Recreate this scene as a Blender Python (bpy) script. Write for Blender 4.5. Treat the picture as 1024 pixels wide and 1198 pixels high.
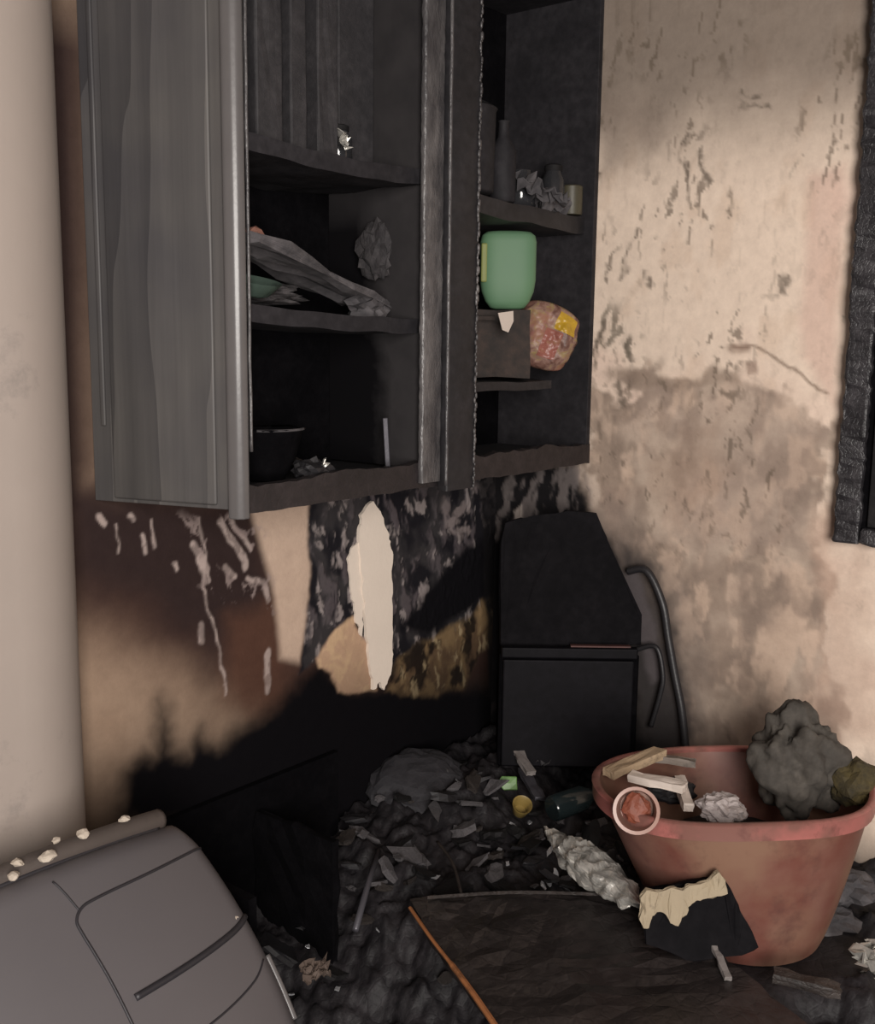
import bpy, bmesh, math, random
import numpy as np
from mathutils import Vector, Matrix, noise as mnoise

for o in list(bpy.data.objects):
    bpy.data.objects.remove(o)
SC = bpy.context.scene
COL = SC.collection
PI = math.pi

# ------------------------------------------------------------------ camera
# world: back wall is the plane y=0, right wall the plane x=0, metres, z up, corner at the origin
cam = bpy.data.cameras.new('camera')
cam.sensor_fit = 'HORIZONTAL'; cam.sensor_width = 36.0; cam.lens = 1257 / 1024 * 36
cam.clip_start = .05
cam_o = bpy.data.objects.new('camera', cam); COL.objects.link(cam_o)
YAW, PITCH, ROLL = math.radians(39.3), math.radians(9.04), math.radians(0.7)
F = Vector((math.cos(YAW), math.sin(YAW), 0)); R0 = Vector((math.sin(YAW), -math.cos(YAW), 0)); Z = Vector((0, 0, 1))
fwd = F * math.cos(PITCH) - Z * math.sin(PITCH); up0 = F * math.sin(PITCH) + Z * math.cos(PITCH)
rt = R0 * math.cos(ROLL) + up0 * math.sin(ROLL); up = up0 * math.cos(ROLL) - R0 * math.sin(ROLL)
M = Matrix.Identity(4)
for i in range(3):
    M[i][0], M[i][1], M[i][2] = rt[i], up[i], -fwd[i]
M.translation = Vector((-2.679, -1.960, 1.650))
cam_o.matrix_world = M
SC.camera = cam_o

# ------------------------------------------------------------------ light
world = bpy.data.worlds.new('room_ambience'); SC.world = world; world.use_nodes = True
bg = world.node_tree.nodes['Background']
bg.inputs[0].default_value = (1.0, .93, .97, 1); bg.inputs[1].default_value = .16
def area(name, loc, target, sx, sy, power, color):
    l = bpy.data.lights.new(name, 'AREA'); l.shape = 'RECTANGLE'; l.size = sx; l.size_y = sy
    l.energy = power; l.color = color
    o = bpy.data.objects.new(name, l); COL.objects.link(o); o.location = loc
    o.rotation_euler = (Vector(target) - Vector(loc)).to_track_quat('-Z', 'Y').to_euler()
    return o
# daylight from the doorway behind the photographer
area('doorway_daylight', (-3.6, -3.3, 1.75), (-.5, -.5, 1.25), 1.1, 1.7, 185, (1.0, .945, .89))
SC.view_settings.view_transform = 'Standard'
SC.view_settings.look = 'None'
SC.view_settings.gamma = 1.0
SC.view_settings.use_curve_mapping = False
SC.view_settings.exposure = 0.0

# ------------------------------------------------------------------ helpers
random.seed(7)
def lin(r, g, b):
    def c(v):
        v /= 255
        return v / 12.92 if v <= .04045 else ((v + .055) / 1.055) ** 2.4
    return (c(r), c(g), c(b))
def group_name(o, label=None, cat=None, group=None, kind=None):
    if label: o['label'] = label
    if cat: o['category'] = cat
    if group: o['group'] = group
    if kind: o['kind'] = kind
    return o
def thing(name, loc, label, cat, group=None):
    o = bpy.data.objects.new(name, None); COL.objects.link(o); o.location = loc
    o.empty_display_size = .05
    return group_name(o, label, cat, group)
def root_loc(p):
    v = Vector((0, 0, 0))
    while p is not None:
        v += p.location; p = p.parent
    return v
def obj(name, bm, mat, parent=None, smooth=False, loc=None, label=None, cat=None, group=None, kind=None, angle=None):
    """bm is in world coordinates; it becomes one mesh object"""
    base = root_loc(parent) if parent else Vector(loc or (0, 0, 0))
    bmesh.ops.translate(bm, verts=bm.verts, vec=-base)
    bmesh.ops.recalc_face_normals(bm, faces=bm.faces)
    me = bpy.data.meshes.new(name); bm.to_mesh(me); bm.free()
    for m in (mat if isinstance(mat, (list, tuple)) else [mat]): me.materials.append(m)
    if smooth:
        for p in me.polygons: p.use_smooth = True
    o = bpy.data.objects.new(name, me); COL.objects.link(o)
    if parent: o.parent = parent
    else: o.location = base
    if smooth and angle:
        me.set_sharp_from_angle(angle=math.radians(angle))
    return group_name(o, label, cat, group, kind)
def box(x0, x1, y0, y1, z0, z1, bev=0., bm=None, seg=2, cuts=0, jit=0., seed=0.):
    b = bmesh.new()
    bmesh.ops.create_cube(b, size=1)
    bmesh.ops.scale(b, verts=b.verts, vec=(x1 - x0, y1 - y0, z1 - z0))
    bmesh.ops.translate(b, verts=b.verts, vec=((x0 + x1) / 2, (y0 + y1) / 2, (z0 + z1) / 2))
    if cuts: bmesh.ops.subdivide_edges(b, edges=b.edges, cuts=cuts, use_grid_fill=True)
    if bev and not cuts: bmesh.ops.bevel(b, geom=b.edges, offset=bev, segments=seg, profile=.5, affect='EDGES')
    if jit: roughen(b, jit, 18, seed)
    return join(bm, b)
def prism(pts, vec, bev=0., seg=2, bm=None, cuts=0):
    """polygon pts (3-D) extruded by vec"""
    b = bmesh.new(); vec = Vector(vec)
    v0 = [b.verts.new(Vector(p)) for p in pts]; v1 = [b.verts.new(Vector(p) + vec) for p in pts]
    b.faces.new(v0[::-1]); b.faces.new(v1)
    n = len(pts)
    for i in range(n): b.faces.new((v0[i], v0[(i + 1) % n], v1[(i + 1) % n], v1[i]))
    if cuts: bmesh.ops.subdivide_edges(b, edges=b.edges, cuts=cuts, use_grid_fill=True)
    if bev: bmesh.ops.bevel(b, geom=b.edges, offset=bev, segments=seg, profile=.5, affect='EDGES')
    return join(bm, b)
def join(a, b):
    if a is None: return b
    me = bpy.data.meshes.new('tmp'); b.to_mesh(me); b.free(); a.from_mesh(me); bpy.data.meshes.remove(me)
    return a
def roughen(b, amp, sc, seed=0.):
    b.normal_update()
    for v in b.verts:
        n = v.normal.copy()
        v.co += n * amp * mnoise.fractal(v.co * sc + Vector((seed, seed * .7, seed * 1.3)), .8, 2.1, 3)
def place(b, rot=(0, 0, 0), loc=(0, 0, 0), sc=(1, 1, 1)):
    from mathutils import Euler
    m = Matrix.Translation(loc) @ Euler(rot).to_matrix().to_4x4() @ Matrix.Diagonal((*sc, 1))
    bmesh.ops.transform(b, matrix=m, verts=b.verts); return b
def basis(b, X, Y, Zv, loc):
    m = Matrix.Identity(4)
    for i in range(3): m[i][0], m[i][1], m[i][2] = X[i], Y[i], Zv[i]
    m.translation = loc
    bmesh.ops.transform(b, matrix=m, verts=b.verts); return b
def tube(path, r, sides=10, bm=None, closed_caps=True):
    b = bmesh.new(); pts = [Vector(p) for p in path]; rings = []
    rr = r if isinstance(r, (list, tuple)) else [r] * len(pts)
    u = None
    for i, p in enumerate(pts):
        d = (pts[min(i + 1, len(pts) - 1)] - pts[max(i - 1, 0)]).normalized()
        if u is None: u = d.orthogonal().normalized()
        u = (u - d * u.dot(d)).normalized(); w = d.cross(u)
        rings.append([b.verts.new(p + (u * math.cos(2 * PI * k / sides) + w * math.sin(2 * PI * k / sides)) * rr[i]) for k in range(sides)])
    for a, c in zip(rings, rings[1:]):
        for k in range(sides): b.faces.new((a[k], a[(k + 1) % sides], c[(k + 1) % sides], c[k]))
    if closed_caps:
        b.faces.new(rings[0][::-1]); b.faces.new(rings[-1])
    return join(bm, b)
def smooth_path(pts, n=6):
    P = [Vector(p) for p in pts]; out = []
    for i in range(len(P) - 1):
        p0, p1, p2, p3 = P[max(i - 1, 0)], P[i], P[i + 1], P[min(i + 2, len(P) - 1)]
        for k in range(n):
            t = k / n
            out.append(.5 * ((2 * p1) + (p2 - p0) * t + (2 * p0 - 5 * p1 + 4 * p2 - p3) * t * t + (3 * p1 - p0 - 3 * p2 + p3) * t ** 3))
    out.append(P[-1]); return out
def lathe(profile, seg=40, bm=None, cap0=True, cap1=False):
    b = bmesh.new(); rings = []
    for r, z in profile:
        rings.append([b.verts.new((r * math.cos(2 * PI * k / seg), r * math.sin(2 * PI * k / seg), z)) for k in range(seg)])
    for a, c in zip(rings, rings[1:]):
        for k in range(seg): b.faces.new((a[k], a[(k + 1) % seg], c[(k + 1) % seg], c[k]))
    if cap0: b.faces.new(rings[0][::-1])
    if cap1: b.faces.new(rings[-1])
    return join(bm, b)
def rock(r, sx=1, sy=1, sz=1, sub=3, amp=.35, sc=1.6, seed=0.):
    b = bmesh.new(); bmesh.ops.create_icosphere(b, subdivisions=sub, radius=1)
    for v in b.verts:
        k = 1 + amp * mnoise.fractal(v.co * sc + Vector((seed, seed * 2.1, -seed)), .9, 2.0, 4)
        v.co = v.co * k
        v.co = Vector((v.co.x * sx, v.co.y * sy, v.co.z * sz)) * r
    return b
def sheet(w, h, n, fold, seed=0., thick=.003, sc=5.):
    """crumpled sheet in its own xy plane"""
    b = bmesh.new(); bmesh.ops.create_grid(b, x_segments=n, y_segments=n, size=.5)
    for v in b.verts:
        x, y = v.co.x, v.co.y
        q = Vector((x * sc + seed, y * sc - seed, seed))
        v.co = Vector((x * w, y * h, 0)) + Vector((mnoise.noise(q * 1.3 + Vector((9, 0, 0))) * fold * .6, mnoise.noise(q * 1.3 + Vector((0, 9, 0))) * fold * .6,
                fold * (abs(mnoise.noise(q)) * 1.6 + .6 * mnoise.noise(q * 2.3))))
    g = bmesh.ops.solidify(b, geom=b.faces[:], thickness=thick)
    return b

# ------------------------------------------------------------------ materials
class NT:
    def __init__(self, name):
        self.m = bpy.data.materials.new(name); self.m.use_nodes = True
        self.t = self.m.node_tree; self.b = self.t.nodes['Principled BSDF']
        self.co = self.t.nodes.new('ShaderNodeTexCoord')
    def n(self, typ, **kw):
        x = self.t.nodes.new(typ)
        for k, v in kw.items():
            if k in x.inputs: x.inputs[k].default_value = v
            else: setattr(x, k, v)
        return x
    def l(self, a, b): self.t.links.new(a, b)
    def mapping(self, scale=(1, 1, 1), rot=(0, 0, 0)):
        m = self.n('ShaderNodeMapping'); m.inputs['Scale'].default_value = scale; m.inputs['Rotation'].default_value = rot
        self.l(self.co.outputs['Object'], m.inputs[0]); return m.outputs[0]
    def noise(self, scale, detail=5, rough=.6, vec=None, dist=0.):
        x = self.n('ShaderNodeTexNoise'); x.inputs['Scale'].default_value = scale; x.inputs['Detail'].default_value = detail
        x.inputs['Roughness'].default_value = rough; x.inputs['Distortion'].default_value = dist
        self.l(vec if vec is not None else self.co.outputs['Object'], x.inputs['Vector']); return x.outputs['Fac']
    def voro(self, scale, vec=None, feature='DISTANCE_TO_EDGE'):
        x = self.n('ShaderNodeTexVoronoi', feature=feature); x.inputs['Scale'].default_value = scale
        self.l(vec if vec is not None else self.co.outputs['Object'], x.inputs['Vector']); return x.outputs['Distance']
    def ramp(self, fac, stops):
        r = self.n('ShaderNodeValToRGB'); e = r.color_ramp.elements
        while len(e) < len(stops): e.new(.5)
        for el, (p, c) in zip(e, stops):
            el.position = p; el.color = (*c, 1) if len(c) == 3 else c
        self.l(fac, r.inputs[0]); return r.outputs[0]
    def mix(self, fac, a, b, mode='MIX'):
        x = self.n('ShaderNodeMix', data_type='RGBA', blend_type=mode)
        for s, v in ((0, fac), (6, a), (7, b)):
            if isinstance(v, (int, float)): x.inputs[s].default_value = v
            elif isinstance(v, tuple): x.inputs[s].default_value = (*v, 1)
            else: self.l(v, x.inputs[s])
        return x.outputs[2]
    def col(self, c): 
        if isinstance(c, tuple): self.b.inputs['Base Color'].default_value = (*c, 1)
        else: self.l(c, self.b.inputs['Base Color'])
    def rough(self, v):
        if isinstance(v, (int, float)): self.b.inputs['Roughness'].default_value = v
        else: self.l(v, self.b.inputs['Roughness'])
    def bump(self, h, strength=.5, dist=.004):
        x = self.n('ShaderNodeBump'); x.inputs['Strength'].default_value = strength; x.inputs['Distance'].default_value = dist
        self.l(h, x.inputs['Height']); self.l(x.outputs[0], self.b.inputs['Normal'])

def m_char(name, dark, ash, amount=.5, rough=.75, bscale=60, bump=.6, stretch=(1, 1, 1), spec=.5):
    k = NT(name); v = k.mapping(stretch)
    n = k.noise(9, 8, .7, v); n2 = k.noise(45, 4, .6, v)
    f = k.ramp(n, [(.5 - .12 - amount * .2, (0, 0, 0)), (.75 - amount * .25, (1, 1, 1))])
    f2 = k.mix(1., f, k.ramp(n2, [(.3, (.25,) * 3), (.7, (1,) * 3)]), 'MULTIPLY')
    k.col(k.mix(f2, dark, ash)); k.rough(rough); k.b.inputs['Specular IOR Level'].default_value = spec
    e = k.voro(bscale, v); nn = k.noise(bscale * 1.7, 4, .6, v)
    h = k.mix(.80, k.ramp(e, [(0, (0,) * 3), (.12, (1,) * 3)]), nn)
    k.bump(h, bump, .004); return k.m
def m_plain(name, c, var=.12, rough=.5, sc=14, bump=.15, spec=.5, metallic=0., dirt=0., dirtc=(.01, .009, .009)):
    k = NT(name); n = k.noise(sc, 6, .6)
    col = k.mix(n, tuple(x * (1 - var) for x in c), tuple(min(1, x * (1 + var)) for x in c))
    if dirt:
        d = k.noise(sc * .7, 8, .72)
        col = k.mix(k.ramp(d, [(.62 - dirt * .35, (0,) * 3), (.80 - dirt * .25, (1,) * 3)]), col, dirtc)
    k.col(col); k.rough(rough); k.b.inputs['Metallic'].default_value = metallic; k.b.inputs['Specular IOR Level'].default_value = spec
    k.bump(k.noise(sc * 6, 4, .6), bump, .002); return k.m
def m_glass(name, c, rough=.08, trans=.8):
    k = NT(name); n = k.noise(20, 4)
    k.col(k.mix(n, c, tuple(x * .5 for x in c))); k.rough(rough); k.b.inputs['Transmission Weight'].default_value = trans
    return k.m
def m_wall(name):
    k = NT(name); a = k.n('ShaderNodeVertexColor'); a.layer_name = 'stain'
    n = k.noise(28, 8, .7); n2 = k.noise(140, 3, .6)
    c = k.mix(1., a.outputs['Color'], k.ramp(n, [(.25, (.86, .85, .85)), (.7, (1.06, 1.06, 1.06))]), 'MULTIPLY')
    k.col(c); k.rough(.9); k.b.inputs['Specular IOR Level'].default_value = .06
    k.bump(k.mix(.4, n, n2), .35, .004); return k.m

MW = m_wall('scorched_plaster')
CHAR = m_char('charred_black', (.004, .0037, .0042), (.020, .018, .019), .4, bscale=26, bump=.3, spec=.25)
VOID = m_char('soot_black', (.0022, .002, .0026), (.006, .0055, .0065), .3, rough=.95, bump=.3, spec=.04)
SOOTW = m_char('soot_wood', (.006, .0055, .0068), (.024, .022, .025), .55, rough=.6, bscale=18, bump=.2)
INNER = m_char('smoked_panel', (.010, .0092, .011), (.030, .0275, .031), .6, rough=.7, bscale=12, bump=.08, spec=.25)
ASHY = m_char('ash_grey', (.03, .028, .031), (.11, .10, .105), .6, rough=.85, bscale=30, bump=.3)
BROWN = m_char('charred_brown', (.010, .0075, .007), (.042, .031, .027), .6, rough=.6)
RAIL = m_char('charred_rail', (.009, .007, .0078), (.03, .023, .024), .5, rough=.55, bscale=35, bump=.4)

def m_grain():
    k = NT('smoked_wood_grain'); v = k.mapping((9, 9, .85))
    dv = k.n('ShaderNodeVectorMath', operation='ADD')
    ns = k.n('ShaderNodeTexNoise'); ns.inputs['Scale'].default_value = .9; k.l(v, ns.inputs['Vector'])
    k.l(v, dv.inputs[0]); k.l(ns.outputs['Color'], dv.inputs[1])
    w = k.n('ShaderNodeTexWave', wave_type='RINGS', rings_direction='Y', wave_profile='SAW'); w.inputs['Scale'].default_value = 1.1
    w.inputs['Distortion'].default_value = 2.2; w.inputs['Detail'].default_value = 3
    k.l(dv.outputs[0], w.inputs['Vector'])
    f = k.noise(3.2, 6, .65, k.mapping((30, 30, .9)))
    s = k.noise(3.2, 4, .5)
    base = k.mix(k.ramp(w.outputs['Fac'], [(.0, (0,) * 3), (.55, (.5,) * 3), (1, (1,) * 3)]), (.052, .049, .050), (.086, .081, .080))
    c = k.mix(1., base, k.ramp(f, [(.3, (.90,) * 3), (.7, (1.08,) * 3)]), 'MULTIPLY')
    c = k.mix(1., c, k.ramp(s, [(.3, (.75, .75, .80)), (.65, (1.12, 1.1, 1.05))]), 'MULTIPLY')
    k.col(c); k.rough(.55); k.bump(f, .10, .002); return k.m
GRAIN = m_grain()
STILE = m_char('scorched_stile', (.028, .026, .029), (.16, .148, .146), .5, rough=.36, bscale=70, bump=.55, stretch=(1, 1, .35))
EDGE = m_plain('smoked_edge_band', (.105, .098, .098), .2, .34, 9, .2)

# ------------------------------------------------------------------ numpy value noise for the wall stains
rng = np.random.RandomState(11); LAT = rng.rand(256, 256)
def vn(x, y):
    xi = np.floor(x).astype(int); yi = np.floor(y).astype(int); fx = x - xi; fy = y - yi
    fx = fx * fx * (3 - 2 * fx); fy = fy * fy * (3 - 2 * fy)
    g = lambda a, b: LAT[a & 255, b & 255]
    return (g(xi, yi) * (1 - fx) + g(xi + 1, yi) * fx) * (1 - fy) + (g(xi, yi + 1) * (1 - fx) + g(xi + 1, yi + 1) * fx) * fy
def fbm(x, y, o=4, gain=.55):
    s = 0; a = 1; t = 0
    for i in range(o):
        s = s + a * vn(x * 2 ** i + 17.3 * i, y * 2 ** i + 5.1 * i); t += a; a *= gain
    return s / t
def sstep(a, b, x):
    t = np.clip((x - a) / (b - a), 0, 1); return t * t * (3 - 2 * t)
def sdf(u, v, pts):
    """signed distance, positive inside"""
    d = np.full(u.shape, 1e9); ins = np.zeros(u.shape, bool); n = len(pts)
    for i in range(n):
        (x0, y0), (x1, y1) = pts[i], pts[(i + 1) % n]
        ex, ey = x1 - x0, y1 - y0
        t = np.clip(((u - x0) * ex + (v - y0) * ey) / (ex * ex + ey * ey + 1e-12), 0, 1)
        d = np.minimum(d, np.hypot(u - x0 - t * ex, v - y0 - t * ey))
        c = ((y0 > v) != (y1 > v)) & (u < ex * (v - y0) / (ey + 1e-12) + x0)
        ins ^= c
    return np.where(ins, d, -d)
class Painter:
    def __init__(s, u, v):
        s.u, s.v = u, v; s.c = np.zeros((len(u), 3)); s.d = np.zeros(len(u))
        s.w1 = fbm(u * 14, v * 14, 4) - .5; s.w2 = fbm(u * 14 + 40, v * 14 + 9, 4) - .5
    def poly(s, pts, soft, warp=0.):
        return sstep(-soft, soft, sdf(s.u + s.w1 * warp, s.v + s.w2 * warp, pts))
    def line(s, pts, w, soft=.003, warp=.0):
        u, v = s.u + s.w1 * warp, s.v + s.w2 * warp; d = np.full(u.shape, 1e9)
        for (x0, y0), (x1, y1) in zip(pts, pts[1:]):
            ex, ey = x1 - x0, y1 - y0; t = np.clip(((u - x0) * ex + (v - y0) * ey) / (ex * ex + ey * ey), 0, 1)
            d = np.minimum(d, np.hypot(u - x0 - t * ex, v - y0 - t * ey))
        return 1 - sstep(w - soft, w + soft, d)
    def flecks(s, su, sv, lo, hi, off=0.):
        a = s.u + s.w1 * .05 + s.v * .13; b = s.v + s.w2 * .07 - s.u * .17
        return sstep(lo - .02, hi + .03, fbm(a * su + off, b * sv + off * 1.7, 4, .55))
    def put(s, m, col):
        s.c = s.c * (1 - m[:, None]) + np.array(col)[None] * m[:, None]
    def mul(s, m, k):
        s.c = s.c * (1 - m[:, None] * (1 - np.array(k)[None]))
def wall_mesh(name, us, vs, to3, painter):
    uu, vv = np.meshgrid(us, vs); u, v = uu.ravel(), vv.ravel()
    p = Painter(u, v); painter(p)
    co = to3(u, v, p.d); nu, nv = len(us), len(vs)
    i = (np.arange(nv - 1)[:, None] * nu + np.arange(nu - 1)[None]).ravel()
    faces = np.stack([i, i + 1, i + nu + 1, i + nu], 1)
    me = bpy.data.meshes.new(name); me.vertices.add(len(u)); me.vertices.foreach_set('co', co.ravel())
    me.loops.add(faces.size); me.loops.foreach_set('vertex_index', faces.ravel())
    me.polygons.add(len(faces)); me.polygons.foreach_set('loop_start', np.arange(len(faces)) * 4)
    me.update(calc_edges=True); me.validate()
    at = me.color_attributes.new('stain', 'FLOAT_COLOR', 'POINT')
    at.data.foreach_set('color', np.concatenate([np.clip(p.c, 0, 1), np.ones((len(u), 1))], 1).ravel())
    me.materials.append(MW)
    for q in me.polygons: q.use_smooth = True
    o = bpy.data.objects.new(name, me); COL.objects.link(o); o['kind'] = 'structure'
    return o

# ------------------------------------------------------------------ walls
CREAM = lin(229, 209, 191)
def paint_back(p):
    u, v = p.u, p.v; n = len(u)
    p.c[:] = lin(150, 128, 110)
    big = fbm(u * 3, v * 3, 3)
    p.put(sstep(.45, .8, big) * .5, lin(140, 115, 96))
    # brown smoke stain sinking from under the cabinet and down the left strip
    p.put(p.poly([(-1.538, 2.298), (-1.392, 2.334), (-1.416, 1.358), (0.090, 1.222), (0.119, 0.479), (-0.841, 0.635), (-0.985, 0.743), (-1.153, 0.850), (-1.326, 0.961), (-1.480, 1.050), (-1.528, 1.060)], .115, .04), lin(74, 54, 47))
    p.put(p.poly([(-1.520, 2.302), (-1.392, 2.334), (-1.426, 1.359), (-0.974, 1.277), (-0.909, 1.034), (-0.899, 0.788), (-1.011, 0.815), (-1.151, 0.916), (-1.322, 1.063), (-1.505, 1.137)], .085, .04), lin(50, 39, 38))
    p.put(p.poly([(-1.081, 1.001), (-0.907, 1.011), (-0.870, 0.712), (-0.985, 0.699), (-1.085, 0.802)], .045, .04) * .7, lin(92, 64, 52))
    # clean pale oval left by something that hung here
    p.put(p.poly([(-1.006, 1.280), (-0.793, 1.258), (-0.789, 1.058), (-0.833, 0.829), (-0.903, 0.856), (-0.918, 1.013), (-0.955, 1.127)], .016, .01), lin(192, 168, 150))
    # lower soot with tongues reaching up
    p.put(p.poly([(-1.389, 0.593), (-1.380, 0.710), (-1.323, 0.733), (-1.294, 0.714), (-1.266, 0.848), (-1.242, 0.719), (-1.190, 0.693), (-1.153, 0.745), (-1.107, 0.685), (-1.013, 0.706), (-0.899, 0.754), (-0.778, 0.816), (-0.616, 0.706), (0.118, 0.521), (0.354, -0.152)], .04, .05), (.004, .0035, .0045))
    # burnt-off paint zone with pale streaks
    z = p.poly([(-0.799, 1.270), (0.088, 1.263), (0.106, 0.829), (-0.245, 0.774), (-0.494, 0.713), (-0.683, 0.877), (-0.840, 0.796), (-0.801, 1.015)], .010, .03)
    p.put(z, (.013, .012, .015))
    fl = p.flecks(34, 13, .52, .66, 3.) * p.poly([(-0.799, 1.270), (0.088, 1.263), (0.097, 1.056), (-0.165, 0.905), (-0.476, 0.785), (-0.549, 1.186), (-0.683, 0.877), (-0.814, 0.893)], .03, .05)
    p.put(fl * .75, lin(92, 84, 87)); p.d += fl * .003; p.put(p.flecks(13, 9, .45, .65, 43.) * z * .35, lin(84, 80, 80))
    fl2 = p.flecks(44, 20, .60, .70, 23.) * z
    p.put(fl2 * .8, lin(152, 142, 140)); p.d += fl2 * .002
    p.put(p.flecks(22, 22, .58, .7, 31.) * p.poly([(-0.254, 1.215), (0.044, 1.226), (0.052, 1.006), (-0.252, 1.100)], .03, .05) * .7, lin(140, 128, 126))
    # black soot cloud right of the white strip
    p.put(p.poly([(-0.440, 0.840), (-0.328, 0.933), (-0.148, 1.034), (0.095, 1.083), (0.104, 0.858), (-0.078, 0.849), (-0.325, 0.791)], .02, .05), (.006, .0055, .007))
    # ochre charring along the foot of the strip
    z = p.poly([(-0.494, 0.751), (-0.325, 0.778), (-0.121, 0.816), (0.056, 0.880), (0.110, 0.714), (-0.073, 0.683), (-0.157, 0.584), (-0.400, 0.627), (-0.504, 0.661)], .014, .06)
    p.put(z * (.35 + .65 * p.flecks(26, 14, .35, .6, 51.)), lin(136, 112, 82))
    p.put(z * p.flecks(18, 14, .50, .62, 61.) * .9, (.012, .009, .008))
    p.put(z * p.flecks(40, 16, .60, .72, 71.) * .8, lin(188, 166, 130))
    # bared peach plaster
    z = p.poly([(-0.778, 0.832), (-0.709, 0.887), (-0.643, 0.905), (-0.576, 0.806), (-0.547, 0.682), (-0.700, 0.715), (-0.722, 0.768), (-0.772, 0.799)], .008, .03)
    p.put(z, lin(186, 154, 128)); p.put(z * p.flecks(30, 30, .5, .65, 81.) * .6, lin(206, 176, 140)); p.d += z * .003
    # white drips and flakes on the brown stain
    for pts, w in (([(-1.149, 1.243), (-1.132, 1.153), (-1.144, 1.074), (-1.126, 1.010), (-1.103, 0.922), (-1.082, 0.833)], .0035), ([(-1.166, 1.178), (-1.133, 1.117)], .011), ([(-1.152, 1.146), (-1.129, 1.092)], .009),
                   ([(-1.085, 1.224), (-1.041, 1.160), (-1.010, 1.114)], .010), ([(-1.055, 1.232), (-0.998, 1.154)], .006), ([(-1.078, 1.121), (-1.047, 1.095)], .007), ([(-1.005, 1.088), (-0.957, 1.059), (-0.935, 1.008)], .006),
                   ([(-0.943, 0.878), (-0.945, 0.788)], .010), ([(-1.149, 0.983), (-1.153, 0.953)], .007), ([(-1.407, 1.278), (-1.395, 1.262)], .008), ([(-1.329, 1.269), (-1.321, 1.258)], .006),
                   ([(-1.299, 1.220), (-1.291, 1.186)], .006), ([(-1.228, 1.144), (-1.220, 1.131)], .006), ([(-1.275, 1.251), (-1.268, 1.193)], .003), ([(-1.364, 1.253), (-1.371, 1.189)], .002), ([(-1.085, 0.833), (-1.078, 0.800)], .004)):
        z = p.line(pts, w, .004, .03); p.put(z * (.55 + .45 * p.flecks(50, 50, .40, .55, 3.)) * .9, lin(170, 154, 148)); p.d += z * .0015
    z = p.flecks(40, 30, .6, .68, 91.) * p.poly([(-1.213, 1.253), (-0.975, 1.225), (-0.910, 0.968), (-1.007, 1.008), (-1.135, 1.052)], .02, .05)
    p.put(z * .7, lin(150, 134, 130))
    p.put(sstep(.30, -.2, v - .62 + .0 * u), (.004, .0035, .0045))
    p.put(p.poly([(-0.091, 1.290), (0.282, 1.275), (0.338, 0.173), (0.022, 0.272)], .012, .02) * .9, (.012, .011, .012))
    p.put(p.poly([(0.020, 0.873), (0.084, 0.890), (0.112, 0.656), (0.035, 0.701)], .012, .03) * .6, lin(120, 104, 84))

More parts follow.
